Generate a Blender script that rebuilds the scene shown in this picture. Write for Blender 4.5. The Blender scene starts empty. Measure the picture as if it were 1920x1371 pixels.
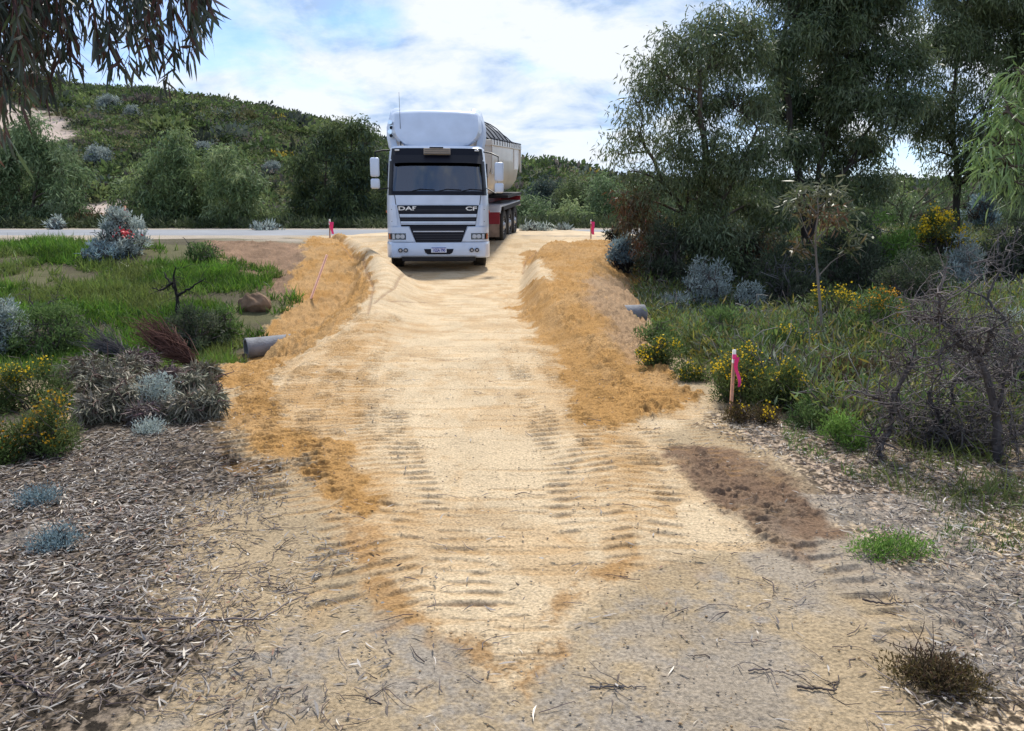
import bpy, bmesh, math, random
import numpy as np
from mathutils import Vector, Matrix
random.seed(7)
sc = bpy.context.scene
col = sc.collection

# ------------------------------------------------------------------ camera
F, CX, CY = 1445.0, 960.0, 685.5
PITCH = math.radians(11.35)
CAM = np.array([0.0, 0.0, 1.6])
cd = bpy.data.cameras.new('camera'); cam = bpy.data.objects.new('camera', cd); col.objects.link(cam)
cd.sensor_width = 36; cd.lens = F / 1920 * 36; cd.clip_start = 0.05; cd.clip_end = 5000
cam.location = CAM; cam.rotation_euler = (math.pi / 2 - PITCH, 0, 0)
sc.camera = cam

# ------------------------------------------------------------------ light
SUN_EL, SUN_AZ = math.radians(54), math.radians(8)      # azimuth measured from +Y towards +X
EXPOSURE = 0.56
w = bpy.data.worlds.new('World'); sc.world = w; w.use_nodes = True
nt = w.node_tree; N = nt.nodes; L = nt.links
for n in list(N): N.remove(n)
out = N.new('ShaderNodeOutputWorld'); bg = N.new('ShaderNodeBackground'); bg.inputs['Strength'].default_value = 0.14
sky = N.new('ShaderNodeTexSky'); sky.sky_type = 'NISHITA'; sky.sun_disc = False
sky.sun_elevation = SUN_EL; sky.sun_rotation = SUN_AZ
sky.air_density = 1.0; sky.dust_density = 0.4; sky.ozone_density = 2.5
tc = N.new('ShaderNodeTexCoord'); sep = N.new('ShaderNodeSeparateXYZ'); L.new(tc.outputs['Generated'], sep.inputs[0])
def wm(op, a, b=None):
    n = N.new('ShaderNodeMath'); n.operation = op
    for i, q in enumerate((a, b)):
        if q is None: continue
        if isinstance(q, (int, float)): n.inputs[i].default_value = q
        else: L.new(q, n.inputs[i])
    return n.outputs[0]
zz = wm('ADD', wm('MAXIMUM', sep.outputs[2], 0.0), 0.30)
cmb = N.new('ShaderNodeCombineXYZ'); L.new(wm('DIVIDE', sep.outputs[0], zz), cmb.inputs[0]); L.new(wm('DIVIDE', sep.outputs[1], zz), cmb.inputs[1])
def wnoise(scale, detail, rough, off, dist=0.0):
    mp = N.new('ShaderNodeMapping'); L.new(cmb.outputs[0], mp.inputs[0]); mp.inputs['Location'].default_value = off
    mp.inputs['Scale'].default_value = (1.0, 1.0, 1)
    n = N.new('ShaderNodeTexNoise'); L.new(mp.outputs[0], n.inputs['Vector']); n.inputs['Scale'].default_value = scale
    n.inputs['Detail'].default_value = detail; n.inputs['Roughness'].default_value = rough; n.inputs['Distortion'].default_value = dist
    return n.outputs['Fac']
def wramp(x, stops):
    r = N.new('ShaderNodeValToRGB'); L.new(x, r.inputs[0])
    while len(r.color_ramp.elements) < len(stops): r.color_ramp.elements.new(0.5)
    for e, (p, c) in zip(r.color_ramp.elements, stops): e.position = p; e.color = c if len(c) == 4 else (*c, 1)
    return r.outputs[0]
big = wnoise(1.1, 3, 0.5, (3.1, 1.7, 0)); fine = wnoise(4.2, 12, 0.6, (1.3, 4.2, 0), 0.12)
front = wm('MULTIPLY', wm('ADD', sep.outputs[1], 0.15), 0.16)      # the cloud sheet thins out towards the south
front = wm('MINIMUM', wm('MAXIMUM', front, -0.16), 0.02)
cov = wramp(wm('ADD', wm('ADD', wm('MULTIPLY', big, 0.60), wm('MULTIPLY', fine, 0.46)), front), [(0.45, (0.38,) * 3), (0.52, (0.74,) * 3), (0.585, (1,) * 3)])
shade = wnoise(2.6, 8, 0.6, (7.7, 2.2, 0), 0.3)
ccol = wramp(shade, [(0.38, (2.2, 3.0, 4.3)), (0.46, (3.6, 4.2, 5.1)), (0.54, (4.6, 4.85, 5.2))])
tn = N.new('ShaderNodeVectorMath'); tn.operation = 'MULTIPLY'; L.new(sky.outputs[0], tn.inputs[0]); tn.inputs[1].default_value = (.60, .76, 1.05)
mx = N.new('ShaderNodeMix'); mx.data_type = 'RGBA'
L.new(cov, mx.inputs[0]); L.new(tn.outputs[0], mx.inputs[6]); L.new(ccol, mx.inputs[7])
L.new(mx.outputs[2], bg.inputs[0]); L.new(bg.outputs[0], out.inputs[0])
sd = bpy.data.lights.new('sun', 'SUN'); sd.energy = 3.7; sd.angle = math.radians(6); sd.color = (1, 0.95, 0.87)
so = bpy.data.objects.new('sun', sd); col.objects.link(so)
sdir = Vector((math.sin(SUN_AZ) * math.cos(SUN_EL), math.cos(SUN_AZ) * math.cos(SUN_EL), math.sin(SUN_EL)))
so.rotation_euler = sdir.to_track_quat('Z', 'Y').to_euler(); so.location = (20, 20, 30)
sc.view_settings.view_transform = 'Standard'; sc.view_settings.look = 'None'; sc.view_settings.exposure = EXPOSURE; sc.view_settings.gamma = 1
try:
    sc.cycles.max_bounces = 6; sc.cycles.diffuse_bounces = 4; sc.cycles.glossy_bounces = 2; sc.cycles.transmission_bounces = 3; sc.cycles.transparent_max_bounces = 8
except Exception: pass

# ------------------------------------------------------------------ photo geometry
sp, cp = math.sin(PITCH), math.cos(PITCH)
def ray(u, v):
    x = (u - CX) / F; q = -(v - CY) / F
    return np.array([x, cp + q * sp, -sp + q * cp])
def at(u, v, Y):
    d = ray(u, v); return CAM + d * (Y / d[1])

# ------------------------------------------------------------------ noise
_r = np.random.default_rng(11); _T = _r.random((256, 256)).astype(np.float32)
def vn(x, y):
    xi = np.floor(x).astype(np.int32); yi = np.floor(y).astype(np.int32)
    fx = (x - xi).astype(np.float32); fy = (y - yi).astype(np.float32)
    fx = fx * fx * (3 - 2 * fx); fy = fy * fy * (3 - 2 * fy)
    a = _T[xi & 255, yi & 255]; b = _T[(xi + 1) & 255, yi & 255]; c = _T[xi & 255, (yi + 1) & 255]; d = _T[(xi + 1) & 255, (yi + 1) & 255]
    return (a + (b - a) * fx) * (1 - fy) + (c + (d - c) * fx) * fy
def fbm(x, y, o=4, g=0.5):
    s = 0; a = 1; t = 0
    for i in range(o):
        s = s + a * vn(x + 17.3 * i, y - 9.1 * i); t += a; a *= g; x = x * 2.03; y = y * 2.03
    return s / t
def ss(a, b, x):
    t = np.clip((x - a) / (b - a), 0, 1); return t * t * (3 - 2 * t)
def table(xs, ys, lo, hi, sig):
    g = np.linspace(lo, hi, 2000); v = np.interp(g, xs, ys); k = max(1, int(sig / (hi - lo) * 2000))
    ker = np.hanning(2 * k + 3); ker /= ker.sum(); v = np.convolve(np.pad(v, k + 1, 'edge'), ker, 'valid')
    return lambda x: np.interp(x, g, v)
# ------------------------------------------------------------------ macro terrain
base_t = table([-6, -4, -2.6, -1.2, 0, 1.2, 3, 6, 9, 10.5, 12], [0, 0, -.06, -.42, -.6, -.5, -.2, .25, .66, .8, .8], -20, 40, .7)
zplat = table([0, 8, 12, 16, 19, 22, 24.0, 25.2, 40], [0, 0, .04, .08, .12, .34, .64, .8, .8], -20, 60, 1.0)
xL = table([6, 8, 10, 11, 14, 16, 18, 20, 22, 24], [-2.1, -2.3, -2.35, -2.5, -2.75, -3.1, -3.7, -4.4, -5.1, -6.2], 0, 40, .8)
xR = table([5, 7, 8, 10, 12, 14.3, 17, 20, 23, 25], [1.0, 1.0, 1.0, 1.2, 1.35, 1.4, 1.8, 2.4, 3.2, 5], 0, 40, .8)
xRi = table([6, 8, 9.2, 11, 13.6, 17, 19.5, 21.5, 23], [.7, .6, .5, .3, .2, .25, .4, .75, 1.3], 0, 40, .6)
def ydit(x): return 12.1 + .3 * np.clip(x, -14, 12)
def base(x, y):
    z = base_t(y - ydit(x))
    z = z + .22 * ss(3, 9, x) * (1 - ss(20, 25, y)) * ss(3, 7, y) * 1.0
    z = z + (fbm(x * .45 + 5, y * .45, 3) - .5) * .16 * (1 - ss(21, 24, y)) * ss(2.5, 6, np.abs(x) + .2 * y)
    return z
def lmound(x, y):
    h = np.interp(y, [8, 10, 13, 16, 20, 22.6, 23.9], [0, .10, .30, .54, .70, .62, 0])
    return h * np.exp(-((x - xL(y) - .45) / .5) ** 2)
def rmound(x, y):
    h = np.interp(y, [5.5, 7, 9, 12, 17, 21, 23.4, 24.5], [0, .05, .15, .33, .46, .50, .32, 0])
    return h * ss(xRi(y) - .12, xRi(y) + .35, x)
def H(x, y):
    b = base(x, y)
    p = zplat(y); l = xL(y); r = xR(y)
    out = np.maximum(np.maximum(l - x, x - r), 0)
    f = p + lmound(x, y) + rmound(np.minimum(x, r + .05), y) - np.where(out > 0, out * .62, 0)
    f = f - .03 * ((x - (l + r) / 2) / 2) ** 2 * (out == 0)
    f = f + .26 * np.exp(-((x + 3.30) / .42) ** 2 - ((y - 10.9) / .55) ** 2) + .16 * np.exp(-((x - 2.0) / .35) ** 2 - ((y - 13.3) / .5) ** 2)
    b = b - .6 * ss(.0, .6, np.minimum(x - l, r - x)) * ss(9, 12, y) * (1 - ss(24, 25.3, y))
    act = ss(5.2, 8.0, y)
    f = np.where(y < 30, f, p) - (1 - act) * .4
    d = b - f; k = .12
    m = np.clip(.5 + .5 * d / k, 0, 1)
    return f * (1 - m) + b * m + k * m * (1 - m)
def Hs(x, y): return float(H(np.array([x], float), np.array([y], float))[0])
def gp(u, v):
    d = ray(u, v); ys = np.concatenate([np.arange(1.5, 12, .02), np.arange(12, 60, .05)])
    P = CAM[None] + d[None] * (ys / d[1])[:, None]
    h = H(P[:, 0], P[:, 1]); k = np.argmax(P[:, 2] <= h)
    if P[k, 2] > h[k]: k = len(ys) - 1
    return P[k]
def wpoly(pts): return np.array([gp(u, v)[:2] for u, v in pts])
def sdf(x, y, poly):
    d = np.full(x.shape, 1e9); s = np.ones(x.shape)
    n = len(poly)
    for i in range(n):
        ax, ay = poly[i]; bx, by = poly[(i + 1) % n]
        ex, ey = bx - ax, by - ay; wx, wy = x - ax, y - ay
        t = np.clip((wx * ex + wy * ey) / (ex * ex + ey * ey + 1e-12), 0, 1)
        d = np.minimum(d, (wx - ex * t) ** 2 + (wy - ey * t) ** 2)
        c1 = y >= ay; c2 = y < by; c3 = ex * wy > ey * wx
        s = np.where((c1 & c2 & c3) | (~c1 & ~c2 & ~c3), -s, s)
    return s * np.sqrt(d)

# ------------------------------------------------------------------ mesh helpers
def tag(o, label=None, cat=None, group=None, kind=None):
    if label: o['label'] = label
    if cat: o['category'] = cat
    if group: o['group'] = group
    if kind: o['kind'] = kind
    return o
def empty(name, loc=(0, 0, 0), rz=0.0):
    o = bpy.data.objects.new(name, None); col.objects.link(o); o.location = loc; o.rotation_euler = (0, 0, rz); o.empty_display_size = .2
    return o
def mk(name, V, Fc, mat, parent=None, tint=None, smooth=False, loc=None):
    """V Nx3, Fc Mx4 or Mx3; with a parent the vertices are world coordinates moved to the parent's frame"""
    V = np.asarray(V, np.float32); Fc = np.asarray(Fc, np.int32)
    org = np.zeros(3) if loc is None else np.asarray(loc, float)
    if parent is not None and loc is None: org = np.array(parent.location)
    me = bpy.data.meshes.new(name); n, m = len(V), len(Fc); k = Fc.shape[1]
    me.vertices.add(n); me.vertices.foreach_set('co', (V - org.astype(np.float32)).ravel())
    me.loops.add(m * k); me.loops.foreach_set('vertex_index', Fc.ravel())
    me.polygons.add(m); me.polygons.foreach_set('loop_start', np.arange(0, m * k, k, dtype=np.int32))
    if smooth: me.polygons.foreach_set('use_smooth', np.ones(m, bool))
    if tint is not None:
        a = me.attributes.new('tint', 'FLOAT_COLOR', 'FACE')
        c = np.ones((m, 4), np.float32); c[:, :3] = tint; a.data.foreach_set('color', c.ravel())
    me.update(calc_edges=True); me.materials.append(mat)
    o = bpy.data.objects.new(name, me); col.objects.link(o)
    if parent is not None: o.parent = parent
    elif loc is not None: o.location = org
    return o
class Geo:
    def __init__(s): s.V = []; s.F = []; s.T = []; s.n = 0
    def add(s, V, Fc, T=None):
        V = np.asarray(V); s.V.append(V); s.F.append(np.asarray(Fc) + s.n); s.n += len(V)
        s.T.append(np.tile([.5, .5, .5], (len(Fc), 1)) if T is None else np.broadcast_to(T, (len(Fc), 3)))
    def build(s, name, mat, parent=None, smooth=False, loc=None):
        return mk(name, np.concatenate(s.V), np.concatenate(s.F), mat, parent, np.concatenate(s.T), smooth, loc)
def nrm(a): return a / (np.linalg.norm(a, axis=-1, keepdims=True) + 1e-9)
def kites(P, D, Ln, W, bend, rng):
    n = len(P); S = nrm(np.cross(D, rng.normal(size=(n, 3)))) * (np.broadcast_to(W, (n,))[:, None] / 2)
    Ln = np.broadcast_to(Ln, (n,))[:, None]
    m = P + D * Ln * .45 + bend * Ln * .2; t = P + D * Ln + bend * Ln
    V = np.stack([P, m + S, t, m - S], 1).reshape(-1, 3)
    return V, np.arange(4 * n).reshape(n, 4)
def strips(P, D, Ln, W, bend, rng, k=3, prof=(.25, .95, .8, .05), S=None):
    n = len(P); Ln = np.broadcast_to(Ln, (n,))[:, None]; W = np.broadcast_to(W, (n,))[:, None]
    if S is None: S = nrm(np.cross(D, rng.normal(size=(n, 3))))
    R = []
    for i in range(k + 1):
        t = i / k; c = P + D * Ln * t + bend * Ln * t * t; h = S * W * prof[i] / 2
        R += [c - h, c + h]
    V = np.stack(R, 1).reshape(-1, 3); b = (np.arange(n) * 2 * (k + 1))[:, None]
    Fq = np.concatenate([b + np.array([[2 * i, 2 * i + 1, 2 * i + 3, 2 * i + 2]]) for i in range(k)], 1).reshape(n * k, 4)
    return V, Fq
def tube(pts, rad, sides=6):
    pts = np.asarray(pts, float); m = len(pts); rad = np.broadcast_to(rad, (m,))
    T = nrm(np.gradient(pts, axis=0)); up = np.array([0, 0, 1.0]) if abs(T[0, 2]) < .9 else np.array([1.0, 0, 0])
    A = nrm(np.cross(T, up)); B = np.cross(T, A); a = np.arange(sides) * 2 * math.pi / sides
    V = pts[:, None] + rad[:, None, None] * (A[:, None] * np.cos(a)[None, :, None] + B[:, None] * np.sin(a)[None, :, None])
    Fq = []
    for i in range(m - 1):
        for j in range(sides):
            k = (j + 1) % sides; Fq.append((i * sides + j, i * sides + k, (i + 1) * sides + k, (i + 1) * sides + j))
    V = V.reshape(-1, 3)
    if rad[-1] > .004:
        Fq += [((m - 1) * sides + 0, (m - 1) * sides + j, (m - 1) * sides + min(j + 1, sides - 1), (m - 1) * sides + min(j + 2, sides - 1)) for j in range(1, sides - 2, 2)]
    return V, np.array(Fq)
def curve_pts(a, b, n, rng, wig=.08, sag=0.0):
    a = np.asarray(a, float); b = np.asarray(b, float); t = np.linspace(0, 1, n)[:, None]; l = np.linalg.norm(b - a)
    p = a + (b - a) * t; p += np.sin(t * math.pi) * rng.normal(size=3) * wig * l
    p += np.sin(t * 2 * math.pi) * rng.normal(size=3) * wig * .5 * l
    p[:, 2] += np.sin(t[:, 0] * math.pi) * sag * l
    return p

# ------------------------------------------------------------------ materials
def nodes(name):
    m = bpy.data.materials.new(name); m.use_nodes = True; nt = m.node_tree; b = nt.nodes['Principled BSDF']; return m, nt, nt.nodes, nt.links, b
def noise_mul(nt, src_socket, scale, lo, hi, detail=4):
    N, L = nt.nodes, nt.links; tcn = N.new('ShaderNodeTexCoord'); n = N.new('ShaderNodeTexNoise'); L.new(tcn.outputs['Object'], n.inputs['Vector'])
    n.inputs['Scale'].default_value = scale; n.inputs['Detail'].default_value = detail
    mr = N.new('ShaderNodeMapRange'); L.new(n.outputs['Fac'], mr.inputs[0]); mr.inputs[1].default_value = .3; mr.inputs[2].default_value = .7; mr.inputs[3].default_value = lo; mr.inputs[4].default_value = hi
    vm = N.new('ShaderNodeVectorMath'); vm.operation = 'SCALE'; L.new(src_socket, vm.inputs[0]); L.new(mr.outputs[0], vm.inputs['Scale'])
    return vm.outputs[0]
def paint(name, c, rough=.45, metal=0.0, scale=6, lo=.9, hi=1.06, coat=0.0, bump=0.0, bscale=60, spec=.5):
    m, nt, N, L, b = nodes(name); rgb = N.new('ShaderNodeRGB'); rgb.outputs[0].default_value = (*c, 1)
    L.new(noise_mul(nt, rgb.outputs[0], scale, lo, hi), b.inputs['Base Color']); b.inputs['Roughness'].default_value = rough; b.inputs['Metallic'].default_value = metal
    b.inputs['Coat Weight'].default_value = coat; b.inputs['Specular IOR Level'].default_value = spec
    if bump:
        tcn = N.new('ShaderNodeTexCoord'); n = N.new('ShaderNodeTexNoise'); L.new(tcn.outputs['Object'], n.inputs['Vector']); n.inputs['Scale'].default_value = bscale; n.inputs['Detail'].default_value = 6
        bp = N.new('ShaderNodeBump'); bp.inputs['Strength'].default_value = bump; bp.inputs['Distance'].default_value = .02; L.new(n.outputs['Fac'], bp.inputs['Height']); L.new(bp.outputs[0], b.inputs['Normal'])
    return m
def leafmat(name, rough=.5, trans=.25, spec=.35):
    m, nt, N, L, b = nodes(name); a = N.new('ShaderNodeAttribute'); a.attribute_name = 'tint'
    c = noise_mul(nt, a.outputs['Color'], 1.3, .8, 1.2)
    L.new(c, b.inputs['Base Color']); b.inputs['Roughness'].default_value = rough; b.inputs['Specular IOR Level'].default_value = spec
    t = N.new('ShaderNodeBsdfTranslucent'); L.new(c, t.inputs['Color']); mxs = N.new('ShaderNodeMixShader'); mxs.inputs[0].default_value = trans
    L.new(b.outputs[0], mxs.inputs[1]); L.new(t.outputs[0], mxs.inputs[2]); L.new(mxs.outputs[0], nt.nodes['Material Output'].inputs[0])
    return m
M_LEAF = leafmat('gum_leaves', .45, .34, .45); M_SOFT = leafmat('soft_foliage', .7, .38, .2); M_DRY = leafmat('dry_leaves', .6, .05, .3); M_GRASS = leafmat('grass_blades', .5, .4, .3)
M_FLOWER = leafmat('flower_petals', .7, .3, .2)
M_BARK = leafmat('bark', .85, 0, .2)

# ------------------------------------------------------------------ ground sheet
def build_ground():
    ys = list(np.linspace(-25, -1, 9)) + list(np.linspace(0, 1.6, 12)); y = 1.62
    while y < 34: ys.append(y); y += min(.07, y * y / (F * 1.5) * 1.0)
    while y < 900: ys.append(y); y *= 1.045
    ys = np.array(ys); tin = np.linspace(-1, 1, 1301); e = np.linspace(0, 1, 46)[1:]; ext = 1 + 9 * e ** 2.2
    t = np.concatenate([-ext[::-1], tin, ext]); W = .72 * np.maximum(ys, 1.8) + .6
    X = (t[None] * W[:, None]); Y = np.repeat(ys[:, None], len(t), 1); sh = X.shape; x = X.ravel(); y = Y.ravel()
    z = H(x, y)
    # colour zones, traced on the ground
    near = (y < 36) & (np.abs(x) < 30) & (y > 1)
    xn, yn = x[near], y[near]
    wa = np.clip(yn * .085, .15, .6)
    wx = xn + (fbm(xn * 1.6, yn * 1.6, 5, .6) - .5) * wa * 1.1 + (fbm(xn * 9, yn * 9, 4, .7) - .5) * wa * .5; wy = yn + (fbm(xn * 1.6 + 40, yn * 1.6, 5, .6) - .5) * wa * 1.1 + (fbm(xn * 9 + 9, yn * 9, 4, .7) - .5) * wa * .5
    def zone(pts, soft): s_ = soft * np.clip(yn / 6, .3, 1.0); return 1 - ss(-s_, s_, sdf(wx, wy, wpoly(pts)))
    Z = {}
    Z['fill'] = zone([(600, 442), (560, 480), (555, 530), (545, 570), (480, 640), (405, 700), (415, 750), (470, 800), (560, 870), (640, 960), (640, 1020), (700, 1110), (790, 1180), (880, 1235), (965, 1310), (1040, 1200), (1110, 1150), (1210, 1080), (1330, 1040), (1500, 1040), (1400, 960), (1290, 880), (1250, 830), (1340, 770), (1320, 740), (1230, 690), (1215, 600), (1200, 520), (1160, 460), (1120, 443)], .1)
    Z['oleft'] = zone([(600, 441), (640, 444), (690, 485), (706, 530), (665, 590), (600, 640), (520, 700), (500, 740), (560, 800), (620, 830), (700, 900), (700, 960), (660, 990), (610, 930), (520, 850), (425, 770), (402, 700), (480, 640), (545, 570), (550, 520), (560, 480)], .06)
    Z['oright'] = zone([(985, 470), (1060, 455), (1140, 450), (1200, 520), (1215, 600), (1230, 690), (1330, 745), (1270, 770), (1170, 810), (1100, 790), (1070, 720), (1025, 650), (975, 590), (972, 545), (1032, 528), (1030, 512), (985, 500), (978, 480)], .05)
    Z['lugs'] = np.maximum(zone([(690, 575), (730, 640), (700, 700), (660, 780), (690, 880), (760, 980), (740, 1060), (680, 980), (560, 840), (500, 740), (600, 650)], .25), zone([(1010, 600), (1090, 700), (1200, 820), (1280, 900), (1220, 960), (1130, 860), (1060, 760), (1000, 680)], .25))
    Z['fringe'] = np.clip(zone([(640, 960), (700, 1000), (760, 1090), (830, 1180), (950, 1215), (1040, 1140), (1100, 1080), (1200, 1050), (1190, 1090), (1100, 1130), (1050, 1200), (965, 1310), (880, 1240), (790, 1190), (700, 1120), (640, 1030)], .08) * ss(.38, .60, fbm(xn * 4, yn * 4, 6, .7)) * 1.0, 0, 1)
    Z['brown1'] = zone([(1100, 520), (1170, 520), (1212, 600), (1225, 690), (1160, 650), (1120, 590)], .2)
    Z['brown2'] = zone([(1250, 850), (1330, 840), (1440, 870), (1510, 900), (1595, 1000), (1500, 1065), (1420, 1030), (1380, 980), (1300, 910)], .1)
    Z['dark1'] = zone([(380, 452), (590, 460), (562, 495), (552, 560), (500, 560), (440, 500), (380, 480)], .3)
    Z['litl'] = zone([(-900, 760), (0, 800), (300, 790), (430, 780), (490, 840), (540, 880), (470, 910), (330, 950), (300, 1080), (270, 1160), (420, 1210), (330, 1290), (220, 1400), (-900, 1500)], .22)
    Z['litr'] = zone([(1330, 765), (1560, 800), (1920, 760), (2900, 760), (2900, 1500), (1790, 1400), (1720, 1290), (1800, 1180), (1640, 1060), (1590, 990), (1520, 890), (1440, 850), (1370, 810)], .18)
    Z['crust'] = np.maximum(zone([(420, 1210), (600, 1150), (760, 1150), (960, 1320), (1090, 1130), (1300, 1060), (1540, 1090), (1480, 1400), (250, 1400)], .3) * ss(.40, .62, .55 * fbm(xn * 2.4 + 3, yn * 2.4, 5, .6) + .45 * fbm(xn * 11, yn * 11, 5, .75)), .75 * ss(.56, .66, fbm(xn * 1.5 + 30, yn * 1.5, 5, .6)) * (yn < 4.2))
    C = {'cream': (.55, .43, .28), 'orange': (.375, .21, .073), 'orange2': (.32, .18, .07), 'tan': (.37, .285, .18), 'crust': (.285, .255, .22), 'brown': (.185, .12, .078),
         'soil': (.065, .052, .042), 'green': (.06, .07, .03), 'gravel': (.36, .31, .25), 'slope': (.34, .23, .14), 'litr': (.17, .13, .1)}
    C = {k: np.array(v) for k, v in C.items()}
    c = np.tile(C['tan'], (len(x), 1)); far = ss(34, 40, y)[:, None]; c = c * (1 - far) + C['green'] * far
    cn = c[near]
    def over(cn, colr, m): return cn * (1 - m[:, None]) + colr * m[:, None]
    d = np.maximum(yn - ydit(xn) + 3.2, 0)
    out = np.maximum(ss(xR(yn) + .7, xR(yn) + 1.4, xn), ss(-xL(yn) + .5, -xL(yn) + 1.1, -xn)) * ss(6.6, 7.6, yn)
    cn = over(cn, C['green'], out * .85)
    cn = over(cn, C['soil'], out * .6 * ss(.45, .6, fbm(xn * .8, yn * .8, 4)))
    sb = (ss(19.5, 22.0, yn + (fbm(xn * .5, yn * .9, 4) - .5) * 4)) * out
    cn = over(cn, C['gravel'] * .95, np.maximum(sb * ss(.3, .55, fbm(xn * .7, yn * 1.4, 4)), ss(23.5, 24.5, yn)))
    cn = over(cn, C['brown'] * (.7 + 1.0 * fbm(xn * 3, yn * 3, 4)[:, None]), Z['dark1'])
    cn = over(cn, C['soil'], Z['litl'] * .92)
    lm = np.maximum(Z['litl'], Z['litr'])[:, None]; mott = fbm(xn * 45, yn * 30, 3, .7)[:, None]; cn = over(cn, C['litr'], Z['litr'] * .85)
    cn = over(cn, C['tan'] * .8, np.clip(Z['litr'] * ss(.52, .62, fbm(xn * .9 + 7, yn * .9, 4)) * .8, 0, 1))
    cn = cn * (1 - lm) + cn * lm * (.35 + 2.6 * ss(.42, .68, mott) * .8)
    cn = over(cn, C['crust'], Z['crust'] * .85)
    cn = over(cn, C['cream'], Z['fill'])
    n1 = fbm(xn * 2.1, yn * 1.4, 6, .68)
    cn = over(cn, C['orange'] * .5 + C['cream'] * .5, Z['fill'] * ss(.47, .62, n1) * .6)
    cn = over(cn, C['orange'] * .75 + C['cream'] * .25, Z['lugs'] * (.25 + .75 * ss(.36, .6, fbm(xn * 3.1 + 8, yn * 7.5, 5, .65))) * .85)
    cn = over(cn, C['orange'], Z['oleft'] * (.82 + .18 * ss(.35, .6, n1))); cn = over(cn, C['orange'], Z['oright'] * (.84 + .16 * ss(.35, .6, n1)))
    cn = over(cn, C['orange2'], Z['fringe'] * .8)
    cn = over(cn, C['slope'], Z['brown1'] * .9); cn = over(cn, C['brown'], Z['brown2'] * (.72 + .28 * ss(.4, .6, n1)))
    # ---- relief
    oz = np.maximum(Z['oleft'], Z['oright']); rough = np.clip(oz + .15 * Z['fringe'] + .6 * Z['brown2'] + .8 * Z['brown1'] + .6 * Z['dark1'], 0, 1)
    dz = (fbm(xn * 14, yn * 14, 3, .6) - .5) * (.008 + .060 * rough) + (fbm(xn * 4 + 9, yn * 4, 3) - .5) * (.012 + .05 * rough)
    dz += ss(.55, .78, vn(xn * 19, yn * 19)) * .035 * rough + ss(.5, .8, vn(xn * 37 + 5, yn * 37)) * .016 * (rough + .15)
    dz += np.abs(fbm(xn * 30 + 3, yn * 30, 2) - .5) * .03 * (.3 + rough)
    dz0 = dz; dz = np.zeros(xn.shape); tm = np.zeros(xn.shape)
    scrape = ss(.60, .70, fbm(xn * 1.6 + 50, yn * 14, 3)) * Z['fill'] * (1 - oz); dz -= scrape * .006
    cn = over(cn, C['orange'], scrape * .30)
    def track(pts, wd, spc, amp, chev, phase=0.0, tint=.35, only=None):
        nonlocal dz, cn, tm
        amp *= .50; spc *= .74; chev *= .6
        P = np.array([gp(u, v)[:2] for u, v in pts]); P = P[::-1] if P[-1, 1] < P[0, 1] else P; best = np.full(xn.shape, 1e9); S = np.zeros(xn.shape); Dd = np.zeros(xn.shape); acc = 0
        for i in range(len(P) - 1):
            e = P[i + 1] - P[i]; ln = np.hypot(*e); e = e / ln; rx, ry = xn - P[i, 0], yn - P[i, 1]
            t = np.clip(rx * e[0] + ry * e[1], 0, ln); dd = np.hypot(rx - t * e[0], ry - t * e[1]); sg = rx * (-e[1]) + ry * e[0]
            m = dd < best; best = np.where(m, dd, best); S = np.where(m, acc + t, S); Dd = np.where(m, sg, Dd); acc += ln
        wob = (fbm(xn * 2.5, yn * 2.5, 3) - .5)
        msk = (1 - ss(wd * .42, wd * .56, best + wob * .1)) * ss(.27, .42, fbm(xn * 1.9 + phase * 7, yn * 1.9, 3))
        ph = (S + np.abs(Dd) * chev + wob * .12) / spc + phase + (Dd > 0) * .5
        w_ = 1 - (ph - np.floor(ph)); r = np.where(w_ < .84, w_ / .84, (1 - w_) / .16) - .45
        r = r * np.clip(yn / 5.2, .35, 2.1) * (.3 + 1.4 * ss(.3, .7, fbm(xn * 6 + phase * 9, yn * 6, 3)))
        r = r * (1 - .8 * (1 - ss(.02, .07, np.abs(Dd))))
        tm = np.maximum(tm, msk); dz = dz * (1 - msk) + msk * r * amp - msk * amp * .25; cn = over(cn, C['orange'] * .95, msk * tint * 1.1 * ss(.15, -.35, r))
    track([(500, 860), (470, 780), (540, 700), (620, 620), (650, 570)], .62, .15, .06, .25)
    track([(640, 960), (590, 850), (610, 740), (670, 650), (710, 590)], .62, .145, .05, .25, .3)
    track([(770, 980), (720, 860), (700, 760), (720, 690)], .5, .14, .034, .5, .1)
    track([(700, 1130), (690, 1020), (700, 940)], .55, .15, .04, .5, .7)
    track([(990, 545), (1010, 620), (1080, 700), (1160, 800), (1240, 850)], .5, .14, .03, .3, .2)
    track([(1140, 1000), (1110, 880), (1060, 790), (1000, 690), (975, 640)], .6, .145, .036, .5, .5)
    track([(1230, 1060), (1180, 930), (1120, 830)], .5, .15, .03, .5, .15)
    track([(450, 790), (430, 740), (480, 670), (560, 600)], .6, .15, .05, .2, .6)
    track([(690, 900), (650, 800), (660, 700), (700, 640)], .5, .14, .035, .35, .85)
    track([(560, 930), (540, 850), (545, 780), (600, 700)], .5, .14, .045, .25, .45)
    track([(1220, 940), (1160, 860), (1110, 760), (1060, 690)], .5, .14, .035, .4, .65)
    track([(1420, 900), (1320, 800), (1220, 720), (1120, 610)], .36, .12, .016, .2, .4)
    track([(1760, 1190), (1660, 1080), (1560, 1010)], .55, .19, .045, .15, .4, .1)
    track([(955, 480), (940, 560), (945, 640)], .3, .1, .018, .6, .1, .2)
    track([(985, 470), (968, 520), (965, 600)], .2, .1, .018, .6, .1, .2)
    track([(840, 1180), (800, 1060), (770, 1000)], .6, .15, .03, .5, .3)
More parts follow.
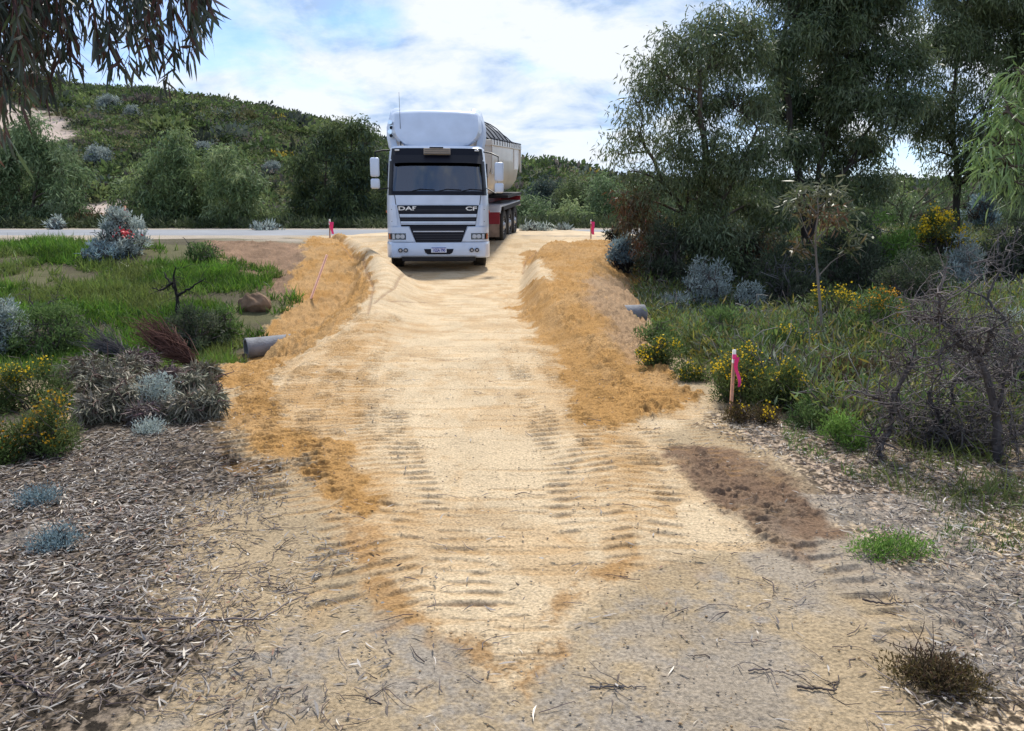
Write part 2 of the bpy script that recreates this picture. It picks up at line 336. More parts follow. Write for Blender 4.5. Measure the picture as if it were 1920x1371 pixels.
    for pts in ([(640, 465), (680, 485), (700, 540), (690, 590)], [(770, 515), (740, 540), (700, 570)], [(730, 565), (800, 567), (850, 563)], [(720, 782), (780, 780), (810, 783)], [(1010, 470), (985, 490), (980, 515)], [(790, 1137), (850, 1134), (930, 1137)], [(770, 668), (830, 676), (900, 672)]):
        P = np.array([gp(u, v)[:2] for u, v in pts]); b = np.full(xn.shape, 1e9)
        for i in range(len(P) - 1):
            e = P[i + 1] - P[i]; ln = np.hypot(*e); e = e / ln; rx, ry = xn - P[i, 0], yn - P[i, 1]; t = np.clip(rx * e[0] + ry * e[1], 0, ln); b = np.minimum(b, np.hypot(rx - t * e[0], ry - t * e[1]))
        m = 1 - ss(.004, .008 + .0022 * yn, b + (fbm(xn * 6, yn * 6, 2) - .5) * .02); dz -= m * (.004 + .0012 * yn); cn = over(cn, C['brown'] * 1.3, m * .5)
    dz = dz + dz0 * (1 - .65 * tm)
    z[near] += dz * (1 - ss(24, 25.4, yn)); c[near] = np.clip(cn, 0, 1)
    z = z + np.where((y > 36), (fbm(x * .05, y * .05, 3) - .5) * 1.0 * ss(36, 60, y), 0)
    V = np.stack([x, y, z], 1); r_, c_ = sh; idx = np.arange(r_ * c_).reshape(sh)
    Fq = np.stack([idx[:-1, :-1], idx[:-1, 1:], idx[1:, 1:], idx[1:, :-1]], -1).reshape(-1, 4)
    m, nt, N, L, b = nodes('earth')
    o = mk('ground', V, Fq, m, smooth=True)
    a = o.data.attributes.new('soil', 'FLOAT_COLOR', 'POINT'); cc = np.ones((len(V), 4), np.float32); cc[:, :3] = c; a.data.foreach_set('color', cc.ravel())
    at_ = N.new('ShaderNodeAttribute'); at_.attribute_name = 'soil'
    s1 = noise_mul(nt, at_.outputs['Color'], 70, .62, 1.30, 7); s2 = noise_mul(nt, s1, 2.2, .88, 1.1, 5)
    L.new(s2, b.inputs['Base Color']); b.inputs['Roughness'].default_value = .95; b.inputs['Specular IOR Level'].default_value = .1
    tcn = N.new('ShaderNodeTexCoord'); n1 = N.new('ShaderNodeTexNoise'); L.new(tcn.outputs['Object'], n1.inputs['Vector']); n1.inputs['Scale'].default_value = 45; n1.inputs['Detail'].default_value = 8; n1.inputs['Roughness'].default_value = .7
    bp = N.new('ShaderNodeBump'); bp.inputs['Strength'].default_value = .7; bp.inputs['Distance'].default_value = .03; L.new(n1.outputs['Fac'], bp.inputs['Height']); L.new(bp.outputs[0], b.inputs['Normal'])
    tag(o, kind='structure')
    return o
build_ground()

# ------------------------------------------------------------------ road
def build_road():
    m = paint('asphalt', (.20, .21, .23), .85, scale=.6, lo=.82, hi=1.15, bump=.3, bscale=120)
    g = Geo(); xs = np.linspace(-160, 160, 161); zb = .825
    ys = [25.7, 26.2, 29.6, 33.0, 33.5]; zs = [-.05, .0, .07, 0, -.03]
    V = np.array([(x, yy + (.0 if 0 < k < 4 else .25 * (vn(np.array([x * 1.7]), np.array([k * 3.3]))[0] - .5)), zb + zz_) for x in xs for k, (yy, zz_) in enumerate(zip(ys, zs))])
    Fq = [(i * 5 + k, (i + 1) * 5 + k, (i + 1) * 5 + k + 1, i * 5 + k + 1) for i in range(160) for k in range(4)]
    tag(mk('road', V, Fq, m, smooth=True), kind='structure')
    # sand carried onto the crossing
    rng = np.random.default_rng(5)
    n, mth = 120, 14; u = np.linspace(-1, 1, n); tt = np.linspace(0, 1, mth)
    V = []
    for j, b in enumerate(tt):
        for a in u:
            hw = 6.0 - 2.6 * b; xx = -.6 + a * hw; yy = 24.6 + 6.2 * b * (1 - .55 * abs(a) ** 3) + .5 * (float(fbm(np.array([xx * 1.3]), np.array([b * 3.])) [0]) - .5)
            dd = min(1 - abs(a), 1 - b, b) ; zr = np.interp(yy, ys, np.array(zs)) + zb if yy > 25.7 else H(np.array([xx]), np.array([yy]))[0] + .0
            V.append((xx, yy, zr + (.012 if dd > .03 else -.03) + .008 * rng.random()))
    Fq = [(j * n + i, j * n + i + 1, (j + 1) * n + i + 1, (j + 1) * n + i) for j in range(mth - 1) for i in range(n - 1)]
    tag(mk('sand_path', V, Fq, paint('tracked_sand', (.50, .385, .245), .95, scale=1.5, lo=.78, hi=1.12, bump=.4, bscale=40), smooth=True), kind='structure')
build_road()

# ------------------------------------------------------------------ hills
def build_hill(name, crest, Yc, y0, yback, nx, ny, matc, warp, seed, drop=0.0):
    cu = np.array([q[0] for q in crest], float); cv = np.array([q[1] for q in crest], float)
    cx, cz = [], []
    for u, v in zip(cu, cv):
        p = at(u, v, Yc); cx.append(p[0]); cz.append(p[2])
    f = table(cx, cz, min(cx), max(cx), 4)
    g1 = np.linspace(min(cx), max(cx), nx); g2 = np.linspace(0, 1.6, ny)
    X, T = np.meshgrid(g1, g2); Yv = np.where(T < 1, y0 + (Yc - y0) * T, Yc + (yback - Yc) * (T - 1) / .6)
    prof = np.where(T < 1, np.sin(np.clip(T, 0, 1) * math.pi / 2) ** 1.15, 1 - ((T - 1) / .6) ** 2)
    Xw = X * (Yv / Yc) ** warp
    def hz(x, y, t, xc):
        return .3 + (f(xc) - drop - .3) * t + (fbm(x * .06 + seed, y * .06, 4) - .5) * 2.6 * np.clip(t, 0, 1) * np.clip((1.12 - t) * 2.2, .15, 1) + (fbm(x * .4, y * .4, 3) - .5) * .5
    Z = hz(Xw, Yv, prof, X) - np.where(T <= 0, .5, 0)
    V = np.stack([Xw.ravel(), Yv.ravel(), Z.ravel()], 1); idx = np.arange(nx * ny).reshape(ny, nx)
    Fq = np.stack([idx[:-1, :-1], idx[:-1, 1:], idx[1:, 1:], idx[1:, :-1]], -1).reshape(-1, 4)
    o = mk(name, V, Fq, matc, smooth=True); tag(o, kind='structure'); return V.reshape(ny, nx, 3)
def hillmat(name, sand):
    m, nt, N, L, b = nodes(name); tcn = N.new('ShaderNodeTexCoord')
    n1 = N.new('ShaderNodeTexNoise'); L.new(tcn.outputs['Object'], n1.inputs['Vector']); n1.inputs['Scale'].default_value = .5; n1.inputs['Detail'].default_value = 8
    r = N.new('ShaderNodeValToRGB'); L.new(n1.outputs['Fac'], r.inputs[0]); r.color_ramp.elements[0].position = .35; r.color_ramp.elements[0].color = (.025, .035, .018, 1); r.color_ramp.elements[1].position = .68; r.color_ramp.elements[1].color = (.10, .10, .045, 1)
    b.inputs['Roughness'].default_value = 1; b.inputs['Specular IOR Level'].default_value = .05
    if sand:
        a = N.new('ShaderNodeAttribute'); a.attribute_name = 'sand'; mxx = N.new('ShaderNodeMix'); mxx.data_type = 'RGBA'; L.new(a.outputs['Fac'], mxx.inputs[0]); L.new(r.outputs[0], mxx.inputs[6]); mxx.inputs[7].default_value = (.42, .34, .29, 1); L.new(mxx.outputs[2], b.inputs['Base Color'])
    else: L.new(r.outputs[0], b.inputs['Base Color'])
    return m
hillA = build_hill('hill', [(-900, 60), (-300, 95), (-60, 118), (60, 140), (160, 160), (300, 170), (400, 181), (500, 197), (600, 217), (700, 250), (800, 292), (900, 335), (1000, 372), (1100, 400)], 112, 46, 190, 260, 120, hillmat('hillside', True), .55, 1.0, 1.3)
hillB = build_hill('far_hill', [(600, 400), (760, 350), (860, 328), (940, 313), (1000, 311), (1050, 316), (1100, 331), (1160, 343), (1300, 352), (1500, 352), (1800, 350), (2300, 352), (2900, 360)], 200, 75, 330, 200, 60, hillmat('far_hillside', False), .7, 4.0)
def proj(P):
    d = P - CAM; f = d[:, 1] * cp - d[:, 2] * sp; q = d[:, 1] * sp + d[:, 2] * cp
    return CX + F * d[:, 0] / f, CY - F * q / f
# bare sand: the dune face and the old vehicle track on the near hill
_A = hillA.reshape(-1, 3); hs = bpy.data.objects['hill']
def hill_at(u, v):
    U, Vv = proj(_A); k = np.argmin((U - u) ** 2 + (Vv - v) ** 2); return _A[k]
SANDY = [(hill_at(u, v), r) for u, v, r in [(-80, 170, 12), (-30, 170, 9), (0, 190, 7), (10, 225, 5), (35, 250, 4.2), (60, 235, 2.4), (85, 240, 1.8), (100, 255, 1.8), (112, 272, 1.8), (128, 292, 1.6), (-40, 230, 5), (150, 360, 1.3), (175, 378, 1.4), (190, 395, 1.4), (200, 415, 1.2), (225, 425, 1.2)]]
def sandmask(x, y):
    m = np.zeros(x.shape)
    for p, r in SANDY: m = np.maximum(m, 1 - ss(r * .75, r * 1.15, np.hypot((x - p[0]), (y - p[1]) * .6) + (fbm(x * .5, y * .5, 3) - .5) * r * .9))
    return m
_a = hs.data.attributes.new('sand', 'FLOAT', 'POINT'); _a.data.foreach_set('value', sandmask(_A[:, 0], _A[:, 1]).astype(np.float32))
def heath(name, G, n, size, seed, per, sandy, bri=1.0):
    rng = np.random.default_rng(seed); ny, nx, _ = G.shape; r = rng.random(n) * (ny - 1.01) * .68; c = rng.random(n) * (nx - 1.01)
    ri, ci = r.astype(int), c.astype(int); fr, fc = (r - ri)[:, None], (c - ci)[:, None]
    P = (G[ri, ci] * (1 - fr) + G[ri + 1, ci] * fr) * (1 - fc) + (G[ri, ci + 1] * (1 - fr) + G[ri + 1, ci + 1] * fr) * fc
    U, Vv = proj(P); keep = (U > -500) & (U < 2300)
    if sandy: keep &= sandmask(P[:, 0], P[:, 1]) < .35
    P = P[keep]; n = len(P); s = size * (.35 + 1.3 * rng.random(n) ** 3)
    pal = np.array([(.065, .10, .035), (.09, .13, .045), (.13, .165, .06), (.05, .065, .045), (.12, .105, .09), (.13, .13, .06), (.10, .125, .10)])
    pc = pal[rng.choice(len(pal), n, p=[.26, .25, .16, .13, .1, .04, .06])] * (.55 + .9 * rng.random((n, 1))) * bri
    yel = rng.random(n) < .006; pc[yel] = (.34, .26, .04)
    d = rng.normal(size=(n, per, 3)); d[..., 2] = np.abs(d[..., 2]) + .1; d = nrm(d)
    Q = (P[:, None] + d * s[:, None, None] * np.array([1, 1, .55]) * (.35 + .65 * rng.random((n, per, 1)))).reshape(-1, 3)
    Dd = nrm(d.reshape(-1, 3) + rng.normal(size=(n * per, 3)) * .5); ln = np.repeat(s, per) * (.18 + .2 * rng.random(n * per))
    V, Fq = kites(Q, Dd, ln, ln * .55, np.zeros((n * per, 3)), rng)
    T = np.repeat(pc, per, 0) * (.75 + .5 * rng.random((n * per, 1)))
    tag(mk(name, V, Fq, M_SOFT, tint=T), kind='stuff')
heath('heath_undergrowth', hillA, 24000, .85, 3, 34, True)
heath('hillside_shrubbery', hillA, 800, 1.5, 5, 110, True, .85)
heath('distant_undergrowth', hillB, 7000, 2.3, 4, 34, False)

# ------------------------------------------------------------------ trees
def leafcloud(g, C, R, n, Lm, Wm, pal, rng, droop=1.0, upw=0.0, spread=.68, curved=False, hang=.5, dark=.0):
    """n leaves for every clump centre C (radius R) added to g"""
    C = np.asarray(C); m = len(C); R = np.broadcast_to(R, (m,)); n = np.broadcast_to(n, (m,)).astype(int)
    idx = np.repeat(np.arange(m), n); k = len(idx)
    off = rng.normal(size=(k, 3)) * .5; off = np.where(np.abs(off) > 1.2, off * .6, off)
    P = C[idx] + off * R[idx][:, None] * np.array([1, 1, .8])
    D = nrm(rng.normal(size=(k, 3)) * spread + nrm(off) * .45 + np.array([0, 0, -droop + upw]))
    Ln = Lm * (.6 + .75 * rng.random(k)); W = Wm * (.7 + .6 * rng.random(k))
    bend = np.tile([0, 0, -.12 * droop], (k, 1)) + rng.normal(size=(k, 3)) * .1
    pal = np.array(pal); cc = pal[rng.integers(0, len(pal), m)][idx] * .55 + pal[rng.integers(0, len(pal), k)] * .45
    T = cc * (.65 + .7 * rng.random((k, 1)))
    if curved:
        V, Fq = strips(P, D, Ln, W, bend * 1.6, rng, 3); g.add(V, Fq, np.repeat(T, 3, 0))
    else:
        V, Fq = kites(P, D, Ln, W, bend, rng); g.add(V, Fq, T)
def interp_path(P, n):
    P = np.asarray(P, float); d = np.concatenate([[0], np.cumsum(np.linalg.norm(np.diff(P, axis=0), axis=1))]); t = np.linspace(0, d[-1], n)
    return np.stack([np.interp(t, d, P[:, i]) for i in range(3)], 1)
def tree(name, label, cat, group, base_uv, Y, trunks, blobs, pal, leafL, leafW, dens, seed, barkc=(.09, .07, .055), rtrunk=.09, droop=1.0, mat=None, curved=False, depth=1.0, clump=.38, twig=True, base_z=None):
    rng = np.random.default_rng(seed)
    b = at(base_uv[0], base_uv[1], Y); b[2] = Hs(b[0], b[1]) - .03 if base_z is None else base_z
    root = empty(name, b); tag(root, label, cat, group)
    tg = Geo(); nodes_ = []
    for ti, tp in enumerate(trunks):
        P = [b] + [at(u, v, Y + rng.normal() * .25) for u, v in tp]; P = interp_path(P, 12); P[1:-1] += rng.normal(size=(10, 3)) * .03
        rr = np.linspace(rtrunk * (1 if ti == 0 else .7), rtrunk * .25, 12); rr[0] *= 1.35
        V, Fq = tube(P, rr, 8); tg.add(V, Fq, np.array(barkc) * (.8 + .4 * rng.random((len(Fq), 1)))); nodes_ += [(p, r) for p, r in zip(P[3:], rr[3:])]
    tg.build('trunk', M_BARK, root, True)
    bg_ = Geo(); lg = Geo(); NP = np.array([q[0] for q in nodes_]); NR = np.array([q[1] for q in nodes_])
    for (u, v, rp, *ex) in blobs:
        den = ex[0] if ex else 1.0; dy = rng.uniform(-depth, depth) if len(ex) < 2 else ex[1]; p2 = pal if len(ex) < 3 else ex[2]
        Yb = Y + dy; c = at(u, v, Yb); r = rp * Yb / F
        low = NP[:, 2] < c[2] - .15 * r; dd = np.linalg.norm(NP - c, axis=1) + np.where(low, 0, 3.0); k = np.argmin(dd)
        pts = curve_pts(NP[k], c, 8, rng, .08, .10); rs = np.linspace(max(min(NR[k] * .7, .06), .012), .012, 8)
        V, Fq = tube(pts, rs, 5); bg_.add(V, Fq, np.array(barkc) * .9)
        m = max(5, int((r / clump) ** 2 * 4.2)); o = nrm(rng.normal(size=(m, 3))) * (rng.random((m, 1)) ** .45) * r; o[:, 1] *= .9
        C = c + o * np.array([1, 1, .95]); R = clump * (.55 + .7 * rng.random(m)); 
        if twig:
            for q in C:
                s = pts[rng.integers(3, 8)]; V, Fq = tube(curve_pts(s, q + [0, 0, .1], 5, rng, .08, .12), np.linspace(.012, .004, 5), 3); bg_.add(V, Fq, np.array(barkc) * .9)
        leafcloud(lg, C, R, np.maximum((R / clump) ** 2 * dens * den * (.4 + 1.2 * rng.random(m)), 4), leafL, leafW, p2, rng, droop, curved=curved)
    bg_.build('branches', M_BARK, root); lg.build('crown', mat or M_LEAF, root)
    return root
GUM = [(.10, .135, .05), (.13, .165, .065), (.07, .10, .04), (.19, .22, .12), (.11, .145, .08)]
GUMB = [(.05, .08, .065), (.07, .10, .085), (.04, .06, .05), (.10, .13, .11)]
GUMG = [(.12, .18, .08), (.16, .22, .10), (.08, .13, .055), (.24, .30, .17)]
GUMY = [(.19, .25, .09), (.24, .30, .11), (.12, .18, .07), (.31, .36, .18)]
RED = [(.12, .06, .03), (.10, .085, .04), (.07, .075, .035), (.16, .07, .03)]
tree('gum_tree', 'tall drooping gum tree nearest the truck, leaves greying against the sky', 'tree', 'tall gum trees on the right bank', (1318, 492), 17.5,
     [[(1312, 400), (1322, 300), (1310, 180), (1320, 60)], [(1300, 430), (1240, 330), (1200, 250)], [(1330, 420), (1380, 330), (1420, 240)]],
     [(1315, 50, 48, .8), (1270, 95, 55, .8), (1345, 110, 70), (1230, 130, 45, .7), (1400, 60, 60, .9), (1200, 190, 48, .6), (1280, 190, 75), (1370, 200, 80), (1190, 260, 45, .55), (1255, 285, 60, .7), (1330, 300, 75, .9), (1410, 290, 75), (1175, 330, 38, .45), (1225, 360, 50, .55), (1290, 370, 60, .7), (1370, 380, 70, .9), (1180, 385, 35, .8, 0, RED), (1195, 425, 40, 1.5, 0, RED), (1240, 450, 45, 1.2, 0, RED), (1290, 440, 50, 1.2), (1350, 445, 55, 1.2), (1420, 400, 60), (1400, 460, 50, 1.5, 0, RED), (1225, 480, 34, 1.5, -.4, RED), (1340, 480, 40, 1.4), (1160, 290, 25, .5), (1150, 160, 0.1, .2)][:-1],
     GUM, .13, .028, 185, 21, rtrunk=.11)
tree('gum_tree', 'densest tall gum tree, forked trunk below the cloud of dark leaves', 'tree', 'tall gum trees on the right bank', (1510, 470), 20,
     [[(1502, 360), (1485, 260), (1470, 120), (1480, 10)], [(1520, 390), (1545, 280), (1560, 140), (1570, 0)], [(1530, 400), (1600, 300), (1650, 200)]],
     [(1490, 30, 60), (1560, 10, 70), (1640, 25, 70), (1455, 110, 60), (1530, 100, 80), (1620, 110, 80), (1690, 90, 50, .8), (1460, 200, 60), (1540, 200, 75), (1630, 200, 75), (1700, 170, 45, .7), (1470, 290, 55, .9), (1560, 290, 60, .8), (1640, 275, 50, .6), (1590, 360, 50, .9), (1500, 370, 45, .6), (1440, 390, 50), (1560, -60, 100), (1660, -50, 70), (1480, -50, 60), (1640, 350, 45, .7), (1720, 130, 30, .7)],
     GUM + [(.05, .09, .045)], .15, .032, 230, 22, rtrunk=.13, barkc=(.05, .04, .035))
tree('gum_tree', 'slim tall gum tree with see-through crown behind the bright overhanging leaves', 'tree', 'tall gum trees on the right bank', (1795, 450), 22,
     [[(1792, 330), (1785, 220), (1800, 80), (1820, -20)], [(1800, 320), (1860, 200), (1900, 80)]],
     [(1790, 20, 50), (1850, 30, 60), (1910, 40, 60), (1770, 90, 50), (1830, 110, 60, .8), (1900, 130, 60, .8), (1745, 160, 35, .6), (1800, 190, 45, .5), (1860, 200, 50, .6), (1770, 255, 42, .6), (1830, 270, 45, .6), (1900, 230, 50, .8), (1740, 290, 30, .5), (1720, 230, 34, .8), (1745, 215, 34, .8), (1880, 260, 45), (1850, 320, 40, .8), (1790, 320, 40, .6), (1870, 320, 50, .8), (1830, -60, 90), (1930, -50, 90), (1960, 80, 70), (1970, 200, 70), (1950, 320, 70)],
     GUM, .15, .032, 210, 23, rtrunk=.10, barkc=(.04, .035, .03))
tree('gum_tree', 'bushy dark gum behind the tall trees, filling the gap low down', 'tree', 'tall gum trees on the right bank', (1690, 440), 26,
     [[(1690, 380), (1700, 330)], [(1720, 380), (1760, 340)]],
     [(1620, 390, 45), (1680, 385, 45), (1730, 400, 45), (1790, 395, 45), (1850, 390, 50), (1910, 390, 50), (1570, 410, 45), (1970, 380, 60), (1520, 430, 40), (1460, 430, 40)],
     GUMG[:3], .14, .03, 70, 24, rtrunk=.06)
# bright branch overhead at the right edge
tree('gum_tree', 'sunlit bright green gum leaves leaning in at the upper right edge', 'tree', None, (2090, 640), 7.2,
     [[(2070, 400), (2040, 200), (2000, 100)], [(2060, 380), (1990, 280), (1940, 240)]],
     [(1905, 160, 34), (1880, 215, 32), (1925, 215, 40), (1862, 275, 26, .8), (1905, 290, 32), (1870, 320, 20, .6), (1915, 350, 25, .6), (1950, 160, 50), (1960, 300, 50), (2020, 200, 80), (2020, 320, 70), (2060, 100, 90), (1985, 100, 40)],
     [(.14, .22, .07), (.18, .27, .09), (.10, .17, .055), (.22, .30, .12)], .12, .017, 45, 25, rtrunk=.06, curved=True, depth=.3, clump=.2)
# trees beyond the road
LT = dict(droop=.8, rtrunk=.10, clump=.5, mat=M_SOFT)
tree('gum_tree', 'broad green gum beyond the road below the pale dune track', 'tree', 'gum trees beyond the road', (60, 431), 38, [[(62, 380), (80, 300)], [(50, 390), (20, 320)]],
     [(35, 270, 40), (85, 285, 42), (120, 325, 38), (20, 330, 50), (75, 350, 50), (130, 370, 38), (30, 400, 45), (95, 410, 40), (150, 410, 30, .8, 0, RED), (-40, 320, 60), (-50, 390, 50), (-110, 350, 60), (125, 300, 22), (60, 245, 28)], GUMG, .24, .06, 105, 31, **LT)
tree('gum_tree', 'rounded two-humped gum beyond the road, pale lit crown tip', 'tree', 'gum trees beyond the road', (328, 431), 38, [[(326, 390), (330, 300)], [(330, 400), (290, 350)], [(330, 400), (370, 350)]],
     [(335, 262, 24), (322, 285, 30), (350, 305, 32), (300, 315, 34), (275, 345, 36), (335, 345, 42), (375, 340, 32), (245, 380, 34), (300, 390, 42), (355, 390, 42), (235, 410, 26), (395, 400, 34), (270, 415, 28), (340, 418, 28)], GUMG + GUMY[:2], .24, .06, 105, 32, **LT)
tree('gum_tree', 'smaller yellow-green gum beyond the road leaning against the two-humped one', 'tree', 'gum trees beyond the road', (440, 431), 37, [[(438, 390), (420, 310)], [(442, 400), (470, 360)]],
     [(408, 290, 22), (420, 310, 28), (440, 335, 34), (402, 340, 30), (465, 365, 34), (425, 375, 38), (485, 395, 30), (450, 408, 34), (410, 410, 30), (510, 410, 26)], GUMY + GUMG, .24, .06, 105, 33, **LT)
tree('gum_tree', 'darkest wide gum standing directly left of the truck cab', 'tree', 'gum trees beyond the road', (608, 433), 39, [[(606, 380), (612, 290)], [(610, 400), (655, 300), (665, 250)], [(606, 400), (570, 340)]],
     [(600, 250, 24), (640, 240, 28), (670, 245, 28), (695, 270, 30), (625, 280, 36), (665, 300, 42), (575, 295, 34), (710, 305, 26), (555, 325, 30), (605, 335, 44), (655, 350, 46), (700, 350, 34), (560, 375, 34), (605, 390, 42), (665, 400, 42), (705, 400, 30), (545, 405, 26), (585, 415, 30)], GUM[:3] + GUMB[:1], .24, .06, 105, 34, **LT)
k = 0
for (u, v, Y, bl, pal, lab) in [
    (985, 432, 44, [(975, 385, 20), (1000, 375, 24), (965, 405, 22), (1000, 405, 26), (1025, 395, 20), (985, 420, 20)], GUMG, 'leafy shrub-sized gum beyond the road just right of the tipper wheels'),
    (1065, 432, 42, [(1060, 395, 20), (1040, 410, 20), (1075, 405, 22), (1060, 420, 22), (1092, 418, 18)], GUMY, 'light green round bush beyond the road left of the pink ribboned peg'),
    (1085, 432, 55, [(1075, 350, 22), (1095, 365, 24), (1060, 370, 22), (1105, 385, 22), (1080, 390, 24), (1050, 385, 20)], GUM, 'dark pointed bush behind the light green round bush'),
    (1135, 433, 46, [(1130, 350, 22), (1150, 365, 24), (1120, 375, 20), (1140, 395, 26), (1165, 395, 24), (1120, 410, 20), (1150, 418, 20)], GUMG, 'green bush beyond the road behind the pink ribboned peg'),
    (1020, 431, 60, [(1010, 350, 18), (1035, 345, 18), (1025, 370, 22), (1000, 365, 18), (1045, 368, 16)], GUMB, 'bluish bush at the foot of the distant hill'),
    (1240, 433, 50, [(1190, 370, 24), (1220, 360, 26), (1260, 370, 28), (1300, 365, 28), (1210, 400, 28), (1260, 405, 30), (1310, 400, 28)], GUMG, 'bush beyond the road seen through the nearest tall gum')]:
    tree('bushy_gum', lab, 'bush', 'bushes beyond the road', (u, v), Y, [[(u, v - 40)]], bl, pal, .24, .07, 90, 40 + k, rtrunk=.05, droop=.5, clump=.5, mat=M_SOFT); k += 1

# near overhanging branch, upper left
def overhang():
    rng = np.random.default_rng(77); b = np.array([-4.6, 3.4, -.05]); root = empty('gum_tree', b); tag(root, 'hanging curtain of dark narrow gum leaves overhead at the upper left', 'tree')
    tg = Geo(); P = interp_path([b, (-4.5, 3.4, 1.5), (-4.2, 3.5, 3.0), (-3.6, 3.6, 4.0)], 14); V, Fq = tube(P, np.linspace(.11, .045, 14), 8); tg.add(V, Fq, [.12, .10, .09]); tg.build('trunk', M_BARK, root, True)
    bg_ = Geo(); lg = Geo(); s0 = P[-1]
    tips = [(u, v) for u, v in [(10, -60), (70, -60), (130, -70), (190, -70), (250, -80), (310, -80), (360, -90), (30, 60), (90, 40), (0, 160)]]
    limb = [s0] + [at(u, v, 3.6) for u, v in [(0, -200), (160, -190), (330, -150)]]
    Lp = interp_path(limb, 16); V, Fq = tube(Lp, np.linspace(.04, .012, 16), 6); bg_.add(V, Fq, [.12, .09, .08])
    strands = []
    for u in np.linspace(-60, 385, 38):
        u0 = u + rng.normal() * 8; end = np.interp(u, [-60, 0, 60, 110, 150, 200, 250, 300, 340, 385], [150, 110, 120, 105, 100, 120, 115, 100, 110, 60]) + rng.normal() * 18
        strands.append((u0, end))
    strands += [(-20, 330), (25, 290), (50, 200), (20, 180), (60, 180), (90, 170), (35, 200), (5, 170), (70, 150), (355, 70), (385, 30), (398, 40), (330, 130), (60, 190), (10, 200), (15, 240), (45, 150), (75, 150), (95, 175)]
    strands += [(rng.uniform(-40, 370), rng.uniform(10, 80)) for _ in range(22)]
    for (u, e) in strands:
        Y = 3.5 + rng.normal() * .28
        if u > 100 and rng.random() < .28: continue
        k = int(np.clip((u + 60) / 445 * 13 + 2, 2, 15)); a = Lp[k]; p0 = at(u - 10 + rng.normal() * 15, -70, Y); p1 = at(u + rng.normal() * 6, e, Y)
        pts = np.concatenate([curve_pts(a, p0, 5, rng, .1)[:-1], curve_pts(p0, p1, 7, rng, .05)]); V, Fq = tube(pts, np.linspace(.007, .0018, len(pts)), 4); bg_.add(V, Fq, [.10, .055, .05])
        q = interp_path(pts[4:], 40); ln = np.linalg.norm(p1 - p0); n = int(27 * ln / .4) + 12
        P_ = q[rng.integers(0, 40, n)] + rng.normal(size=(n, 3)) * .012
        D = nrm(rng.normal(size=(n, 3)) * .36 + [0.08, 0, -1]); Lf = .055 + .042 * rng.random(n)
        bend = rng.normal(size=(n, 3)) * .2 + [0, 0, -.15]; V, Fq = strips(P_, D, Lf, .010 + .005 * rng.random(n), bend, rng, 4, (.15, .8, 1, .7, .03))
        pal = np.array([(.028, .042, .026), (.036, .052, .034), (.025, .036, .022), (.05, .058, .048), (.05, .024, .02)]); 
        if e > 180: pal = np.array([(.06, .09, .04), (.05, .06, .035), (.09, .05, .035), (.08, .11, .05)])
        lg.add(V, Fq, np.repeat(pal[rng.integers(0, len(pal), n)] * (.7 + .6 * rng.random((n, 1))), 4, 0))
    bg_.build('branches', M_BARK, root); lg.build('crown', M_LEAF, root)
overhang()

# ------------------------------------------------------------------ shrubs
PAL = {'yellow': [(.08, .13, .035), (.11, .15, .045), (.055, .09, .03), (.14, .17, .06)],
       'silver': [(.31, .37, .35), (.39, .45, .42), (.23, .28, .27), (.45, .50, .46)],
       'blue': [(.17, .25, .28), (.22, .31, .34), (.13, .19, .22), (.27, .35, .36)],
       'green': [(.09, .15, .05), (.12, .19, .055), (.06, .11, .035), (.16, .23, .08)],
       'lime': [(.16, .28, .06), (.20, .34, .07), (.12, .21, .045)],
       'dark': [(.06, .085, .045), (.085, .11, .055), (.05, .07, .045), (.11, .12, .08)],
       'dry': [(.14, .10, .07), (.10, .08, .055), (.08, .055, .045), (.16, .13, .10)],
       'grey': [(.15, .14, .13), (.11, .105, .10), (.19, .18, .16)],
       'heath': [(.09, .075, .035), (.12, .09, .03), (.07, .06, .035), (.10, .06, .04)],
       'drygum': [(.22, .20, .15), (.17, .16, .12), (.26, .22, .17), (.13, .12, .08), (.16, .17, .11)]}
